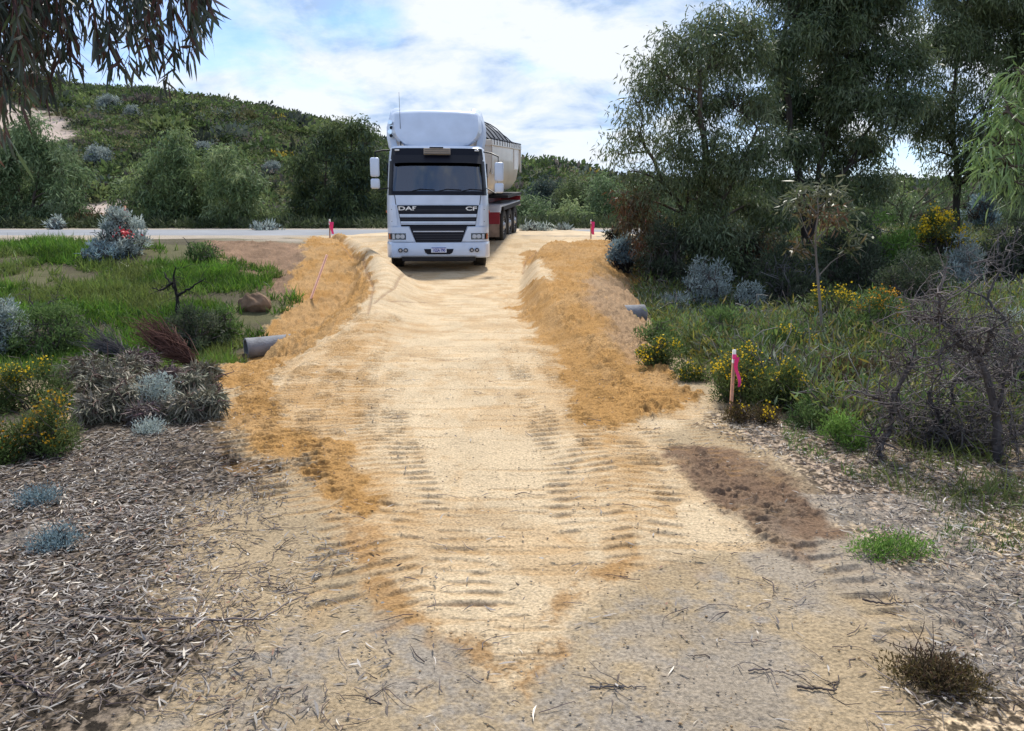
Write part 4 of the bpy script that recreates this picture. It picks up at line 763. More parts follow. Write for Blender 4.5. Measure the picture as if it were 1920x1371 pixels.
def litter():
    rng = np.random.default_rng(9); n = 420000; x, y = scatter(n, -6.5, 6.5, 1.7, 8.0, rng, 1.35)
    dl = sdf(x, y, wpoly(LITL)); dr = sdf(x, y, wpoly(LITR)); cl = fbm(x * 2.4, y * 2.4, 4)
    pr = np.clip(1 - ss(-1.1, .1, dl + (cl - .5) * 1.6), 0, 1) * .95 + np.clip(1 - ss(-.5, .15, dr + (cl - .5) * 1.2), 0, 1) * .5
    pr += .010 * ((x > -2.5) & (x < 3) & (y < 3.6)) + .004
    k = rng.random(n) < pr * (.55 + .45 * ss(.35, .6, cl)); x, y = x[k], y[k]; n = len(x)
    P = np.stack([x, y, H(x, y) + .006 + .02 * rng.random(n)], 1); a = rng.random(n) * 6.283; D = nrm(np.stack([np.cos(a), np.sin(a), rng.normal(size=n) * .16], 1)); S_ = nrm(np.cross(D, np.array([0, 0, 1.0]) + rng.normal(size=(n, 3)) * .35))
    Ln = .018 + .058 * rng.random(n) ** 1.6; W = .003 + .008 * rng.random(n) ** 1.3; bend = S_ * (rng.normal(size=(n, 1)) * .28) + np.array([0, 0, -.02])
    V, Fq = strips(P, D, Ln, W, bend, rng, 3, (.2, 1, .8, .08), S_)
    pal = np.array([(.23, .21, .19), (.15, .13, .115), (.34, .31, .275), (.09, .07, .058), (.16, .115, .08), (.06, .048, .045), (.45, .40, .33), (.13, .06, .035)])
    T = pal[rng.choice(8, n, p=[.18, .20, .09, .19, .13, .15, .03, .03])] * (.6 + .6 * rng.random((n, 1))) * (.8 + 1.0 * fbm(x * 1.3 + 70, y * 1.3, 3))[:, None]
    tag(mk('leaf_litter', V, Fq, M_DRY, tint=np.repeat(T, 3, 0)), kind='stuff')
    g = Geo(); m = 0
    while m < 7000:
        x, y = rng.uniform(-4.5, 4.5), 1.7 + 5.5 * rng.random() ** 1.6; xx, yy = np.array([x]), np.array([y]); l = sdf(xx, yy, wp1)[0]; r = sdf(xx, yy, wp2)[0]
        p = .95 if l < -.2 else (.55 if r < 0 else (.22 if (y < 3.4 and abs(x - .2) > .5) else .03))
        m += 1
        if rng.random() > p: continue
        a = rng.random() * 6.283; ln = rng.uniform(.03, .20) * (2.2 if rng.random() < .06 else 1); pts = curve_pts((x, y, 0), (x + ln * math.cos(a), y + ln * math.sin(a) * .8, 0), 5, rng, .1); pts[:, 2] = H(pts[:, 0], pts[:, 1]) + .008 + .012 * np.sin(np.linspace(0, 3.1, 5)) * rng.random()
        V, Fq = tube(pts, np.linspace(rng.uniform(.0012, .0032), .001, 5), 4); g.add(V, Fq, np.array([(.10, .075, .075), (.17, .14, .13), (.06, .045, .045), (.24, .2, .18)][rng.integers(0, 4)]))
    tag(g.build('twig_litter', M_BARK), kind='stuff')
    n = 26000; x, y = scatter(n, -4.5, 5, 1.75, 9, rng, 1.7); k = rng.random(n) < .25 + .75 * ss(.45, .6, fbm(x * 2, y * 2, 4)); x, y = x[k], y[k]; n = len(x)
    s = .0015 + .006 * rng.random(n) ** 3; C = np.stack([x, y, H(x, y) + .008 + s * .3], 1); O = np.array([(1, 0, 0), (-1, 0, 0), (0, 1, 0), (0, -1, 0), (0, 0, 1), (0, 0, -1)], float)
    V = (C[:, None] + O[None] * (s[:, None] * (.6 + .8 * rng.random((n, 6))))[..., None] * np.array([1, 1, .7])).reshape(-1, 3); T8 = np.array([(0, 2, 4), (2, 1, 4), (1, 3, 4), (3, 0, 4), (2, 0, 5), (1, 2, 5), (3, 1, 5), (0, 3, 5)])
    pal = np.array([(.38, .29, .18), (.30, .25, .19), (.20, .16, .13), (.46, .36, .24), (.3, .19, .09)]); tag(mk('gravel', V, (T8[None] + (np.arange(n) * 6)[:, None, None]).reshape(-1, 3), M_DRY, tint=np.repeat(pal[rng.integers(0, 5, n)], 8, 0)), kind='stuff')
wp1, wp2 = wpoly(LITL), wpoly(LITR)
litter()
def stick(label, pts, r, c, side=()):
    P = [gp(u, v) for u, v in pts]; rng = np.random.default_rng(int(pts[0][0])); root = empty('fallen_branch', P[0]); tag(root, label, 'branch', 'fallen branches on the ground'); Q = interp_path(P, 24); Q += rng.normal(size=Q.shape) * .004; Q[:, 2] = H(Q[:, 0], Q[:, 1]) + r + .006
    g = Geo(); V, Fq = tube(Q, np.linspace(r, r * .4, 24), 6); g.add(V, Fq, np.array(c)); g.build('stem', M_BARK, root); g = Geo()
    for k in range(4):
        s = Q[rng.integers(6, 20)]; a = rng.random() * 6.28; e = s + np.array([math.cos(a), math.sin(a) * .7, .1]) * rng.uniform(.08, .2); V, Fq = tube(curve_pts(s, e, 4, rng), np.linspace(r * .5, .001, 4), 4); g.add(V, Fq, np.array(c))
    g.build('twigs', M_BARK, root)
for lab, pts, r, c in [('longest fallen grey branch lying across the lower left litter', [(150, 1165), (260, 1170), (400, 1167), (490, 1168), (560, 1125)], .007, (.17, .14, .13)),
                       ('thin bent stick crossing the sand near the longest branch', [(330, 1245), (400, 1200), (460, 1178), (500, 1160)], .004, (.11, .09, .09)),
                       ('curved dark stick at the bottom left corner', [(0, 1260), (60, 1300), (110, 1320)], .006, (.09, .07, .07)),
                       ('forked stick standing out on the bare sand at lower right', [(1495, 1297), (1560, 1302), (1575, 1275)], .005, (.09, .07, .06)),
                       ('straight dark twig beside the track marks', [(1615, 1132), (1660, 1138), (1710, 1136)], .005, (.10, .08, .07)),
                       ('short straight stick at the bottom centre right', [(1105, 1296), (1160, 1298), (1210, 1294)], .004, (.10, .09, .09)),
                       ('pair of crossing twigs on sand below the prickly shrub', [(1405, 1262), (1440, 1266), (1475, 1268)], .0035, (.12, .1, .1))]:
    stick(lab, pts, r, c)

# ------------------------------------------------------------------ truck
P_WHITE_SKY = paint('sky_tinted_white_paint', (.62, .70, .83), .3, coat=.4, scale=2.6, lo=.88, hi=1.03); P_CREAM = paint('tipper_paint', (.60, .54, .47), .4, scale=1.2, lo=.86, hi=1.05, coat=.2)  # blue of the reflected sky is mixed into the truck's white base colour
P_BLACK = paint('black_plastic', (.006, .007, .014), .45, spec=.22); P_RUBBER = paint('rubber', (.022, .021, .02), .85, scale=12, lo=.7, hi=1.5); P_CHROME = paint('chrome', (.75, .76, .78), .15, 1.0)
P_SILVER = paint('silver_trim', (.55, .57, .62), .35, .3); P_STEEL = paint('chassis_steel', (.03, .027, .027), .7, spec=.2); P_RED = paint('red_paint', (.28, .012, .02), .4, coat=.3); P_RIM = paint('wheel_rim', (.5, .5, .52), .4, .6)
P_TARP = paint('tarp', (.035, .045, .065), .6, bump=.3, bscale=8); P_SEAT = paint('seat_fabric', (.03, .03, .035), .9); P_PAPER = paint('paper', (.8, .8, .78), .8); P_AMBER = paint('amber_lens', (.6, .12, .02), .2, coat=.6)
P_BLUE = paint('plate_blue', (.02, .03, .30), .4); P_PLATE = paint('plate_white', (.75, .76, .82), .4); P_REFL = paint('lamp_reflector', (.42, .45, .52), .25, .6); P_BEIGE = paint('beige_board', (.35, .29, .23), .5); P_REDIN = paint('red_bag', (.35, .02, .03), .6)
P_GREYP = paint('grey_plastic', (.04, .042, .05), .6, spec=.3); P_MUD = paint('mudflap', (.30, .22, .17), .7, scale=5, lo=.6, hi=1.2)
def glassmat(name, tint, fac, rough=.02):
    m, nt, N, L, b = nodes(name); t = N.new('ShaderNodeBsdfTransparent'); t.inputs[0].default_value = (*tint, 1); g = N.new('ShaderNodeBsdfGlossy'); g.inputs['Roughness'].default_value = rough
    f = N.new('ShaderNodeFresnel'); f.inputs[0].default_value = 1.5; ad = N.new('ShaderNodeMath'); ad.operation = 'ADD'; ad.inputs[1].default_value = fac; L.new(f.outputs[0], ad.inputs[0])
    mxs = N.new('ShaderNodeMixShader'); L.new(ad.outputs[0], mxs.inputs[0]); L.new(t.outputs[0], mxs.inputs[1]); L.new(g.outputs[0], mxs.inputs[2]); L.new(mxs.outputs[0], N['Material Output'].inputs[0]); return m
P_GLASS = glassmat('windscreen_glass', (.16, .19, .24), .11); P_LENS = glassmat('lamp_glass', (.9, .92, .95), .04)
class B:
    def __init__(s): s.bm = bmesh.new()
    def box(s, x0, x1, y0, y1, z0, z1, bev=.0, seg=2, M=None):
        r = bmesh.ops.create_cube(s.bm, size=1); vs = r['verts']
        for v in vs: v.co = Vector(((x0 + x1) / 2 + v.co.x * (x1 - x0), (y0 + y1) / 2 + v.co.y * (y1 - y0), (z0 + z1) / 2 + v.co.z * (z1 - z0)))
        if bev:
            es = list({e for v in vs for e in v.link_edges}); rr = bmesh.ops.bevel(s.bm, geom=es, offset=bev, segments=seg, affect='EDGES', profile=.5); vs = list({v for f in rr['faces'] for v in f.verts} | {v for v in vs if v.is_valid})
        if M is not None:
            for v in vs: v.co = M @ v.co
        return s
    def cyl(s, c, ax, r, h, seg=28, r2=None, bev=0):
        q = Vector(ax).normalized().to_track_quat('Z', 'Y').to_matrix().to_4x4(); bmesh.ops.create_cone(s.bm, cap_ends=True, segments=seg, radius1=r, radius2=r if r2 is None else r2, depth=h, matrix=Matrix.Translation(c) @ q); return s
    def ring(s, c, ax, ro, ri, h, seg=36):
        q = Vector(ax).normalized().to_track_quat('Z', 'Y').to_matrix().to_4x4(); M = Matrix.Translation(c) @ q; L_ = []
        prof = [(ri, -h / 2), (ro * .93, -h / 2), (ro, -h / 2 * .7), (ro, h / 2 * .7), (ro * .93, h / 2), (ri, h / 2)]
        for j in range(seg):
            a = 2 * math.pi * j / seg; L_.append([s.bm.verts.new(M @ Vector((math.cos(a) * r, math.sin(a) * r, z))) for r, z in prof])
        for j in range(seg):
            A, C = L_[j], L_[(j + 1) % seg]
            for k in range(6): s.bm.faces.new((A[k], C[k], C[(k + 1) % 6], A[(k + 1) % 6]))
        return s
    def quads(s, V, Fq):
        vs = [s.bm.verts.new(tuple(v)) for v in V]
        for f in Fq:
            try: s.bm.faces.new([vs[i] for i in f])
            except ValueError: pass
        return s
    def tube(s, pts, r, sides=8):
        V, Fq = tube(pts, r, sides); s.quads(V, Fq[:(len(pts) - 1) * sides]); return s
    def prism(s, pts, y0, y1, bev=0):   # pts in (x, z)
        a = [s.bm.verts.new((x, y0, z)) for x, z in pts]; b = [s.bm.verts.new((x, y1, z)) for x, z in pts]; n = len(pts)
        s.bm.faces.new(a); s.bm.faces.new(b[::-1])
        for i in range(n): s.bm.faces.new((a[i], b[i], b[(i + 1) % n], a[(i + 1) % n]))
        return s
    def prismx(s, pts, x0, x1):   # pts in (y, z)
        a = [s.bm.verts.new((x0, y, z)) for y, z in pts]; b = [s.bm.verts.new((x1, y, z)) for y, z in pts]; n = len(pts)
        s.bm.faces.new(a); s.bm.faces.new(b[::-1])
        for i in range(n): s.bm.faces.new((a[i], b[i], b[(i + 1) % n], a[(i + 1) % n]))
        return s
    def done(s, name, mat, parent, M=None, smooth=False, label=None):
        if M is not None: s.bm.transform(M)
        bmesh.ops.recalc_face_normals(s.bm, faces=s.bm.faces); me = bpy.data.meshes.new(name); s.bm.to_mesh(me); s.bm.free(); me.materials.append(mat)
        if smooth:
            for p in me.polygons: p.use_smooth = True
            try: me.set_sharp_from_angle(angle=math.radians(35))
            except Exception: pass
        o = bpy.data.objects.new(name, me); col.objects.link(o)
        if parent is not None: o.parent = parent
        if label: o['label'] = label
        return o
def truck():
    gx, gy = -1.785, 19.0; root = empty('tipper_truck', (gx, gy, 0.262), math.radians(5.37)); root.scale = (1, 1, .95)
    tag(root, 'white tipper truck with high roof fairing facing the camera on the sand crossing', 'truck')
    zk = [.55, 1.02, 1.545, 1.82, 2.62, 2.97, 3.04]; wk = [1.24, 1.25, 1.25, 1.235, 1.19, 1.16, 1.10]; fk = [.02, .03, .05, .08, .22, .30, .40]
    Wz = lambda z: float(np.interp(z, zk, wk)); Fz = lambda z: float(np.interp(z, zk, fk))
    def fy(x, z):
        a = min(abs(x) / Wz(z), 1.0); return Fz(z) + .09 * a * a + .30 * max(0, (a - .84) / .16) ** 2.4
    def patch(xl, xr, zs, off, th=.012, nx=22):
        V = []; nz = len(zs)
        for z in zs:
            a, b = xl(z), xr(z)
            for i in range(nx + 1): x = a + (b - a) * i / nx; V.append((x, fy(x, z) - off, z))
        for z in zs:
            a, b = xl(z), xr(z)
            for i in range(nx + 1): x = a + (b - a) * i / nx; V.append((x, fy(x, z) - off + th, z))
        n = nz * (nx + 1); Fq = []
        for k in range(nz - 1):
            for i in range(nx):
                a = k * (nx + 1) + i; Fq.append((a, a + 1, a + nx + 2, a + nx + 1)); Fq.append((n + a, n + a + nx + 1, n + a + nx + 2, n + a + 1))
            a = k * (nx + 1); Fq.append((a, a + nx + 1, n + a + nx + 1, n + a)); a += nx; Fq.append((a, n + a, n + a + nx + 1, a + nx + 1))
        for i in range(nx):
            Fq.append((i, n + i, n + i + 1, i + 1)); a = (nz - 1) * (nx + 1) + i; Fq.append((a, a + 1, n + a + 1, n + a))
        return B().quads(V, Fq)
    K = lambda c: (lambda z: c)
    # cab shell with the windscreen opening left free
    xs = np.concatenate([[-1, -.98, -.95, -.9], np.linspace(-.84, .84, 17), [.9, .95, .98, 1]]); lev = [.55, .8, 1.02, 1.3, 1.545, 1.82, 1.95, 2.15, 2.35, 2.62, 2.8, 2.97, 3.01, 3.04]; V = []; rows = []
    for z in lev:
        wz = Wz(z); yb = 2.15 - (.0 if z < 3 else .05); r = [(a * wz, fy(a * wz, z), z) for a in xs] + [(wz, .9, z), (wz, 1.5, z), (wz, yb, z), (0, yb, z), (-wz, yb, z), (-wz, 1.5, z), (-wz, .9, z)]
        rows.append(len(V)); V += r
    m = len(xs) + 7; Fq = []
    for k in range(len(lev) - 1):
        for i in range(m):
            j = (i + 1) % m
            if i < len(xs) - 1 and 1.82 <= lev[k] < 2.62 and abs((xs[i] + xs[i + 1]) / 2) < .9: continue
            Fq.append((rows[k] + i, rows[k] + j, rows[k + 1] + j, rows[k + 1] + i))
    b = B().quads(V, Fq); b.quads([V[rows[-1] + i] for i in range(m)], [tuple(range(m))]); b.quads([V[i] for i in range(m)], [tuple(range(m))[::-1]]); b.done('cab', P_WHITE_SKY, root, smooth=True)
    lin = lambda z0, a, z1, c: (lambda z: a + (c - a) * (z - z0) / (z1 - z0))
    zs = lambda a, c, n=5: list(np.linspace(a, c, n))
    ws = patch(K(-1.09), K(1.09), zs(1.86, 2.66), .006, .006).done('windscreen', P_GLASS, root, smooth=True)
    fr = patch(lin(1.8, -1.20, 2.66, -1.155), lin(1.8, -1.09, 2.66, -1.06), zs(1.80, 2.66), .012); f2 = patch(lin(1.8, 1.09, 2.66, 1.06), lin(1.8, 1.20, 2.66, 1.155), zs(1.80, 2.66), .012)
    fr.done('windscreen_surround', P_BLACK, root, smooth=True); f2.done('windscreen_surround', P_BLACK, root, smooth=True)
    patch(K(-1.09), K(1.09), zs(1.80, 1.90, 3), .014).done('windscreen_surround', P_BLACK, root, smooth=True)
    patch(lin(2.55, -1.14, 2.98, -1.09), lin(2.55, 1.14, 2.98, 1.09), zs(2.70, 2.97), .03, .03).done('header_panel', P_BLACK, root, smooth=True)
    V = []; n = 26                                                  # tinted sun visor standing off the screen
    for i in range(n + 1):
        x = -1.1 + 2.2 * i / n; dz = .03 * (abs(x) / 1.1) ** 6
        V += [(x, fy(x, 2.78) - .05, 2.80), (x, fy(x, 2.6) - .17, 2.60 - dz), (x, fy(x, 2.6) - .155, 2.60 - dz), (x, fy(x, 2.78) - .035, 2.80)]
    B().quads(V, [(4 * i + k, 4 * i + 4 + k, 4 * i + 4 + (k + 1) % 4, 4 * i + (k + 1) % 4) for i in range(n) for k in range(4)]).done('sun_visor', P_BLACK, root, smooth=True)
    for x in (-.62, .02, .58):
        b = B(); b.tube([(x, fy(x, 1.9) - .025, 1.9), (x + .2, fy(x + .2, 1.95) - .025, 1.95), (x + .55, fy(x + .5, 1.93) - .025, 1.93)], .010, 6); b.done('wiper', P_BLACK, root)
    bl = B().box(-.32, .32, .12, .20, 2.80, 2.96, .01).done('roof_sign', P_BEIGE, root); B().box(-.18, .15, .10, .12, 2.955, 2.985).box(-.30, .30, .112, .119, 2.86, 2.872).box(-.30, .30, .112, .119, 2.91, 2.92).box(-.31, .31, .112, .119, 2.81, 2.825).done('sign_rail', P_BLACK, bl)
    for s in (-1, 1): B().box(s * .96 - .055, s * .96 + .055, fy(.96, 2.93) - .06, fy(.96, 2.93) - .015, 2.90, 2.94, .01).done('marker_lamp', P_PAPER, root)
    # bonnet panel and its joints
    b = patch(lin(1.545, -1.0, 1.8, -1.03), lin(1.545, 1.0, 1.8, 1.03), zs(1.56, 1.795), .012); b.done('front_panel', P_WHITE_SKY, root, smooth=True)
    patch(lin(1.545, -1.02, 1.8, -1.05), lin(1.545, -1.0, 1.8, -1.03), zs(1.56, 1.795), .006, .006, 2).done('panel_gap', P_GREYP, root); patch(lin(1.545, 1.0, 1.8, 1.03), lin(1.545, 1.02, 1.8, 1.05), zs(1.56, 1.795), .006, .006, 2).done('panel_gap', P_GREYP, root)
    g1 = patch(lin(1.02, -.90, 1.545, -.985), lin(1.02, .90, 1.545, .985), zs(1.02, 1.545, 8), .02).done('upper_grille', P_BLACK, root, smooth=True)
    for z0, z1 in ((1.25, 1.325), (1.065, 1.145)):
        patch(lin(1.02, -.895, 1.545, -.965), lin(1.02, .895, 1.545, .965), zs(z0, z1, 3), .045, .03).done('grille_bar', P_WHITE_SKY, root, smooth=True)
        patch(lin(1.02, -.89, 1.545, -.96), lin(1.02, .89, 1.545, .96), [z1 - .052, z1 - .045], .048, .01).done('grille_bar', P_GREYP, root)
    for z in (1.20, 1.18, 1.4, 1.44): patch(K(-.90), K(.90), [z, z + .012], .024, .01).done('grille_slat', P_GREYP, g1)
    g2 = patch(lin(.54, -.52, 1.02, -.70), lin(.54, .52, 1.02, .70), zs(.56, 1.02, 8), .03).done('lower_grille', P_BLACK, root, smooth=True)
    patch(K(-.61), K(.61), [.878, .905], .045, .02).done('grille_strip', P_SILVER, g2)
    for z in (.62, .68, .74, .80, .94): patch(lin(.54, -.50, 1.02, -.66), lin(.54, .50, 1.02, .66), [z, z + .016], .036, .01).done('grille_slat', P_GREYP, g2)
    for s in (-1, 1):
        cp_ = patch(lin(1.04, s * .985, 1.58, s * 1.03), lin(1.04, s * 1.235, 1.58, s * 1.243), zs(1.03, 1.55, 5), .03, .03, 10).done('corner_deflector', P_WHITE_SKY, root, smooth=True)
        for z in (1.14, 1.44): B().cyl((s * 1.12, fy(1.12, z) - .033, z), (0, 1, 0), .010, .012, 10).done('bolt', P_GREYP, cp_)
        patch(lin(.62, s * .56, 1.0, s * .715), K(s * 1.243), zs(.635, 1.0, 6), .05, .05, 14).done('headlight_panel', P_WHITE_SKY, root, smooth=True)
        hl = patch(K(s * .80), K(s * 1.225), zs(.695, .835, 4), .056, .03, 10).done('headlight', P_LENS, root, smooth=True)
        patch(K(s * .79), K(s * 1.235), zs(.685, .845, 3), .053, .01, 10).done('bezel', P_GREYP, hl)
        for x, r in ((.87, .055), (.98, .055)): B().cyl((s * x, fy(x, .765) - .060, .765), (0, 1, 0), r, .02, 20, r * .7).cyl((s * x, fy(x, .765) - .07, .765), (0, 1, 0), r * .4, .02, 14).done('reflector', P_REFL, hl, smooth=True)
        B().box(s * 1.09 - .03, s * 1.09 + .03, fy(1.09, .76) - .066, fy(1.09, .76) - .05, .70, .83).done('reflector', P_REFL, hl)
        B().box(s * 1.175 - .03, s * 1.175 + .03, fy(1.18, .76) - .062, fy(1.18, .76) - .03, .70, .83, .005).done('indicator_lamp', P_AMBER, hl)
        for x in (.80, .93):
            f = B().cyl((s * x, -.03, .42), (0, 1, 0), .052, .05, 22).done('fog_lamp', P_BLACK, root); B().cyl((s * x, -.058, .42), (0, 1, 0), .034, .012, 18, .03).done('lens', P_LENS, f); B().cyl((s * x, -.05, .42), (0, 1, 0), .03, .012, 18, .02).done('reflector', P_REFL, f)
    # bumper with curved outline
    V = []; xb = list(np.linspace(-1.27, 1.27, 41))
    def by(x): a = abs(x) / 1.27; return -.04 + .07 * a * a + .42 * max(0, (a - .86) / .14) ** 2.5
    lv = [(.22, .05), (.25, .01), (.32, 0), (.55, 0), (.605, .02), (.62, .05)]
    for z, o in lv:
        for x in xb: V.append((x, by(x) + o, z + (.03 * (abs(x) < .95) if z < .3 else 0)))
        V += [(1.27, 1.0, z), (-1.27, 1.0, z)]
    m = len(xb) + 2; Fq = [(k * m + i, k * m + (i + 1) % m, (k + 1) * m + (i + 1) % m, (k + 1) * m + i) for k in range(len(lv) - 1) for i in range(m)] + [tuple(range(m))[::-1], tuple(range((len(lv) - 1) * m, len(lv) * m))]
    bp = B().quads(V, Fq).done('bumper', P_WHITE_SKY, root, smooth=True)
    B().prism([(-.36, .45), (-.33, .36), (-.27, .315), (.27, .315), (.33, .36), (.36, .45)], -.052, -.03).done('air_slot', P_BLACK, bp)
    B().box(-.9, .9, .02, .3, .13, .24, .02).done('step_bar', P_STEEL, bp)
    pl = B().box(-.186, .186, -.075, -.06, .36, .49, .004).done('number_plate', P_PLATE, root); B().box(-.18, .18, -.078, -.074, .468, .488).done('plate_band', P_BLUE, pl)
    def text(s, x, y, z, size, sx, mat, name, parent, ext=.004, bold=.0, M=None, align='CENTER'):
        c = bpy.data.curves.new(name, 'FONT'); c.body = s; c.size = size; c.extrude = ext; c.offset = bold; c.align_x = align; c.align_y = 'CENTER'; c.resolution_u = 3
        o = bpy.data.objects.new(name, c); col.objects.link(o); dg = bpy.context.evaluated_depsgraph_get(); me = bpy.data.meshes.new_from_object(o.evaluated_get(dg)); bpy.data.objects.remove(o)
        T = Matrix.Translation((x, y, z)) @ Matrix.Rotation(math.pi / 2, 4, 'X') @ Matrix.Diagonal((sx, 1, 1, 1)); me.transform(T if M is None else M @ T); me.materials.clear(); me.materials.append(mat); o = bpy.data.objects.new(name, me); col.objects.link(o); o.parent = parent; return o
    text('1GSA·790', 0, -.078, .413, .105, .72, P_BLUE, 'plate_lettering', pl, .002, .003)
    text('DAF', -.74, fy(.74, 1.47) - .028, 1.465, .135, 1.75, P_PAPER, 'badge_lettering', g1, .006, .004); text('CF', .80, fy(.8, 1.47) - .028, 1.46, .135, 1.75, P_PAPER, 'badge_lettering', g1, .006, .004)
    # roof fairing
    rows_ = [(3.03, .48, .70), (3.08, .47, .82), (3.17, .50, .95), (3.30, .56, 1.06), (3.45, .635, 1.12), (3.65, .735, 1.12), (3.88, .85, 1.11), (3.955, .90, 1.09), (3.985, .97, 1.07), (3.99, 2.1, 1.03)]; V = []; nx = 24
    for z, y, wd in rows_:
        for i in range(nx + 1): a = -1 + 2 * i / nx; V.append((a * wd, y + .05 * a * a + .20 * max(0, (abs(a) - .88) / .12) ** 2, z - .04 * a * a * (z > 3.8)))
    Fq = [(k * (nx + 1) + i, k * (nx + 1) + i + 1, (k + 1) * (nx + 1) + i + 1, (k + 1) * (nx + 1) + i) for k in range(len(rows_) - 1) for i in range(nx)]
    # closed at the back and the flanks
    o_ = len(V); V += [(-.74, 2.1, 3.03), (.74, 2.1, 3.03)]; n_ = nx + 1
    Fq += [tuple([k * n_ for k in range(len(rows_))] + [o_]), tuple([k * n_ + nx for k in range(len(rows_))][::-1] + [o_ + 1])]
    fa = B().quads(V, Fq).done('roof_fairing', P_WHITE_SKY, root, smooth=True)
    for s in (-1, 1):                                                 # side wings of the fairing
        pts = [(.9, 3.02), (.92, 3.3), (1.0, 3.62), (1.12, 3.92), (1.3, 4.07), (1.7, 4.13), (2.3, 4.1), (2.3, 3.02)]
        V = []
        for xo, ins in ((s * 1.02, .0), (s * 1.17, .03), (s * 1.24, .12)):
            for (y, z) in pts: V.append((xo - (s * .10 if z > 3.9 else 0) + (-s * .05 if z < 3.1 else 0), y + ins, z - ins * (.5 if z > 3.5 else 0)))
        n = len(pts); Fq = [(k * n + i, k * n + (i + 1) % n, (k + 1) * n + (i + 1) % n, (k + 1) * n + i) for k in range(2) for i in range(n)] + [tuple(range(n)), tuple(range(2 * n, 3 * n))[::-1]]
        B().quads(V, Fq).done('fairing_wing', P_WHITE_SKY, root, smooth=True)
    for (x, z, r) in ((-1.14, 3.66, .055), (-1.11, 3.52, .06), (-1.15, 3.42, .055), (-1.12, 3.32, .05)):
        h = B(); h.cyl((x, 1.0, z), (0, 1, 0), r, .28, 18, r * .45); h.done('air_horn', P_CHROME, root, smooth=True)
    for x, z in ((-1.11, 3.52), (-1.12, 3.32)): B().cyl((x, .855, z), (0, 1, 0), .045, .02, 18).done('horn_mouth', P_BLACK, root)
    an = B().tube([(-.88, .62, 3.04), (-.885, .7, 3.6), (-.90, .85, 4.4)], np.array([.008, .006, .004])).done('antenna', P_GREYP, root); B().cyl((-.88, .62, 3.10), (0, 0, 1), .018, .16, 10).done('antenna_base', P_BLACK, an)
    # mirrors
    for s in (-1, 1):
        dz = 0 if s < 0 else -.1; x0, x1 = (1.375, 1.60)
        arm = B().tube([(s * 1.13, .34, 2.92 + dz * .3), (s * 1.3, .2, 2.90 + dz * .5), (s * 1.47, .12, 2.86 + dz), (s * 1.47, .14, 2.70 + dz)], .018).done('mirror_arm', P_BLACK, root, smooth=True); arm = B().tube([(s * 1.2, .35, 1.98), (s * 1.42, .2, 1.94 + dz), (s * 1.46, .16, 2.0 + dz), (s * 1.46, .16, 2.3 + dz)], .016); arm.done('mirror_arm', P_BLACK, root, smooth=True)
        for (z0, z1, nm) in ((2.25, 2.72, 'mirror'), (1.955, 2.205, 'mirror')):
            mr = B().box(s * (x0 + x1) / 2 - .11, s * (x0 + x1) / 2 + .11, .05, .17, z0 + dz, z1 + dz, .05, 4).done(nm, P_WHITE_SKY, root, smooth=True); B().box(s * (x0 + x1) / 2 - .09, s * (x0 + x1) / 2 + .09, .166, .176, z0 + .03 + dz, z1 - .03 + dz, .004).done('mirror_glass', P_CHROME, mr)
        # doors, windows, steps
        x = s * 1.252
        d = B().box(min(x, x - s * .01), max(x, x - s * .01), .62, 1.75, .95, 1.84).done('door', P_WHITE_SKY, root); B().box(s * 1.26 - .015, s * 1.26 + .015, 1.5, 1.66, 1.55, 1.6, .006).done('door_handle', P_BLACK, d)
        B().prismx([(.66, 1.9), (1.72, 1.9), (1.72, 2.62), (.72, 2.62)], s * 1.215, s * 1.243).done('side_window', P_BLACK, root)
        st = B().box(s * 1.0 if s > 0 else -1.25, 1.25 if s > 0 else -1.0, .45, .62, .3, .36).box(s * 1.0 if s > 0 else -1.25, 1.25 if s > 0 else -1.0, .45, .62, .6, .66).done('step', P_GREYP, root)
        B().box(s * 1.265 - .012, s * 1.265 + .012, .46, .54, 1.36, 1.42, .006).done('side_indicator', P_AMBER, root)
        V = []; 
        for i in range(13):
            a = math.pi * i / 12; 
            for rr in (.60, .64):
                for xx in (.80, 1.25): V.append((s * xx, 1.38 - math.cos(a) * rr, .5 + math.sin(a) * rr * .9))
        Fq = []
        for i in range(12): a = 4 * i; Fq += [(a, a + 1, a + 5, a + 4), (a + 2, a + 6, a + 7, a + 3), (a, a + 4, a + 6, a + 2), (a + 1, a + 3, a + 7, a + 5)]
        B().quads(V, Fq).done('wheel_arch', P_GREYP, root, smooth=True)
    # cab interior
    db = B().box(-1.0, 1.0, .38, .85, 1.45, 1.90, .05, 3).done('dashboard', P_SEAT, root, smooth=True)
    for (x0, x1, y0, a) in ((-1.0, -.7, .42, .1), (-.68, -.45, .48, -.2), (-.05, .06, .36, .3), (.5, .7, .5, .1)): B().box(x0, x1, .36 + a * .1, .37 + a * .1, 1.90, 1.945 + (.09 if x1 - x0 < .2 else .0)).done('paper_sheet', P_PAPER, db)
    for x in (-.62, .62):
        st = B().box(x - .27, x + .27, 1.05, 1.6, 1.3, 1.45, .05, 3).box(x - .25, x + .25, 1.52, 1.68, 1.4, 2.15, .06, 3).box(x - .14, x + .14, 1.54, 1.66, 2.17, 2.38, .05, 3).done('seat', P_SEAT, root, smooth=True)
    sw = B(); a = np.linspace(0, 2 * math.pi, 25); R = Matrix.Translation((-.62, .95, 1.98)) @ Matrix.Rotation(math.radians(-55), 4, 'X'); sw.tube([tuple(R @ Vector((.22 * math.cos(t), .22 * math.sin(t), 0))) for t in a], .016, 8); sw.box(-.20, .20, -.03, .03, -.02, .02, M=R); sw.done('steering_wheel', P_BLACK, root, smooth=True)
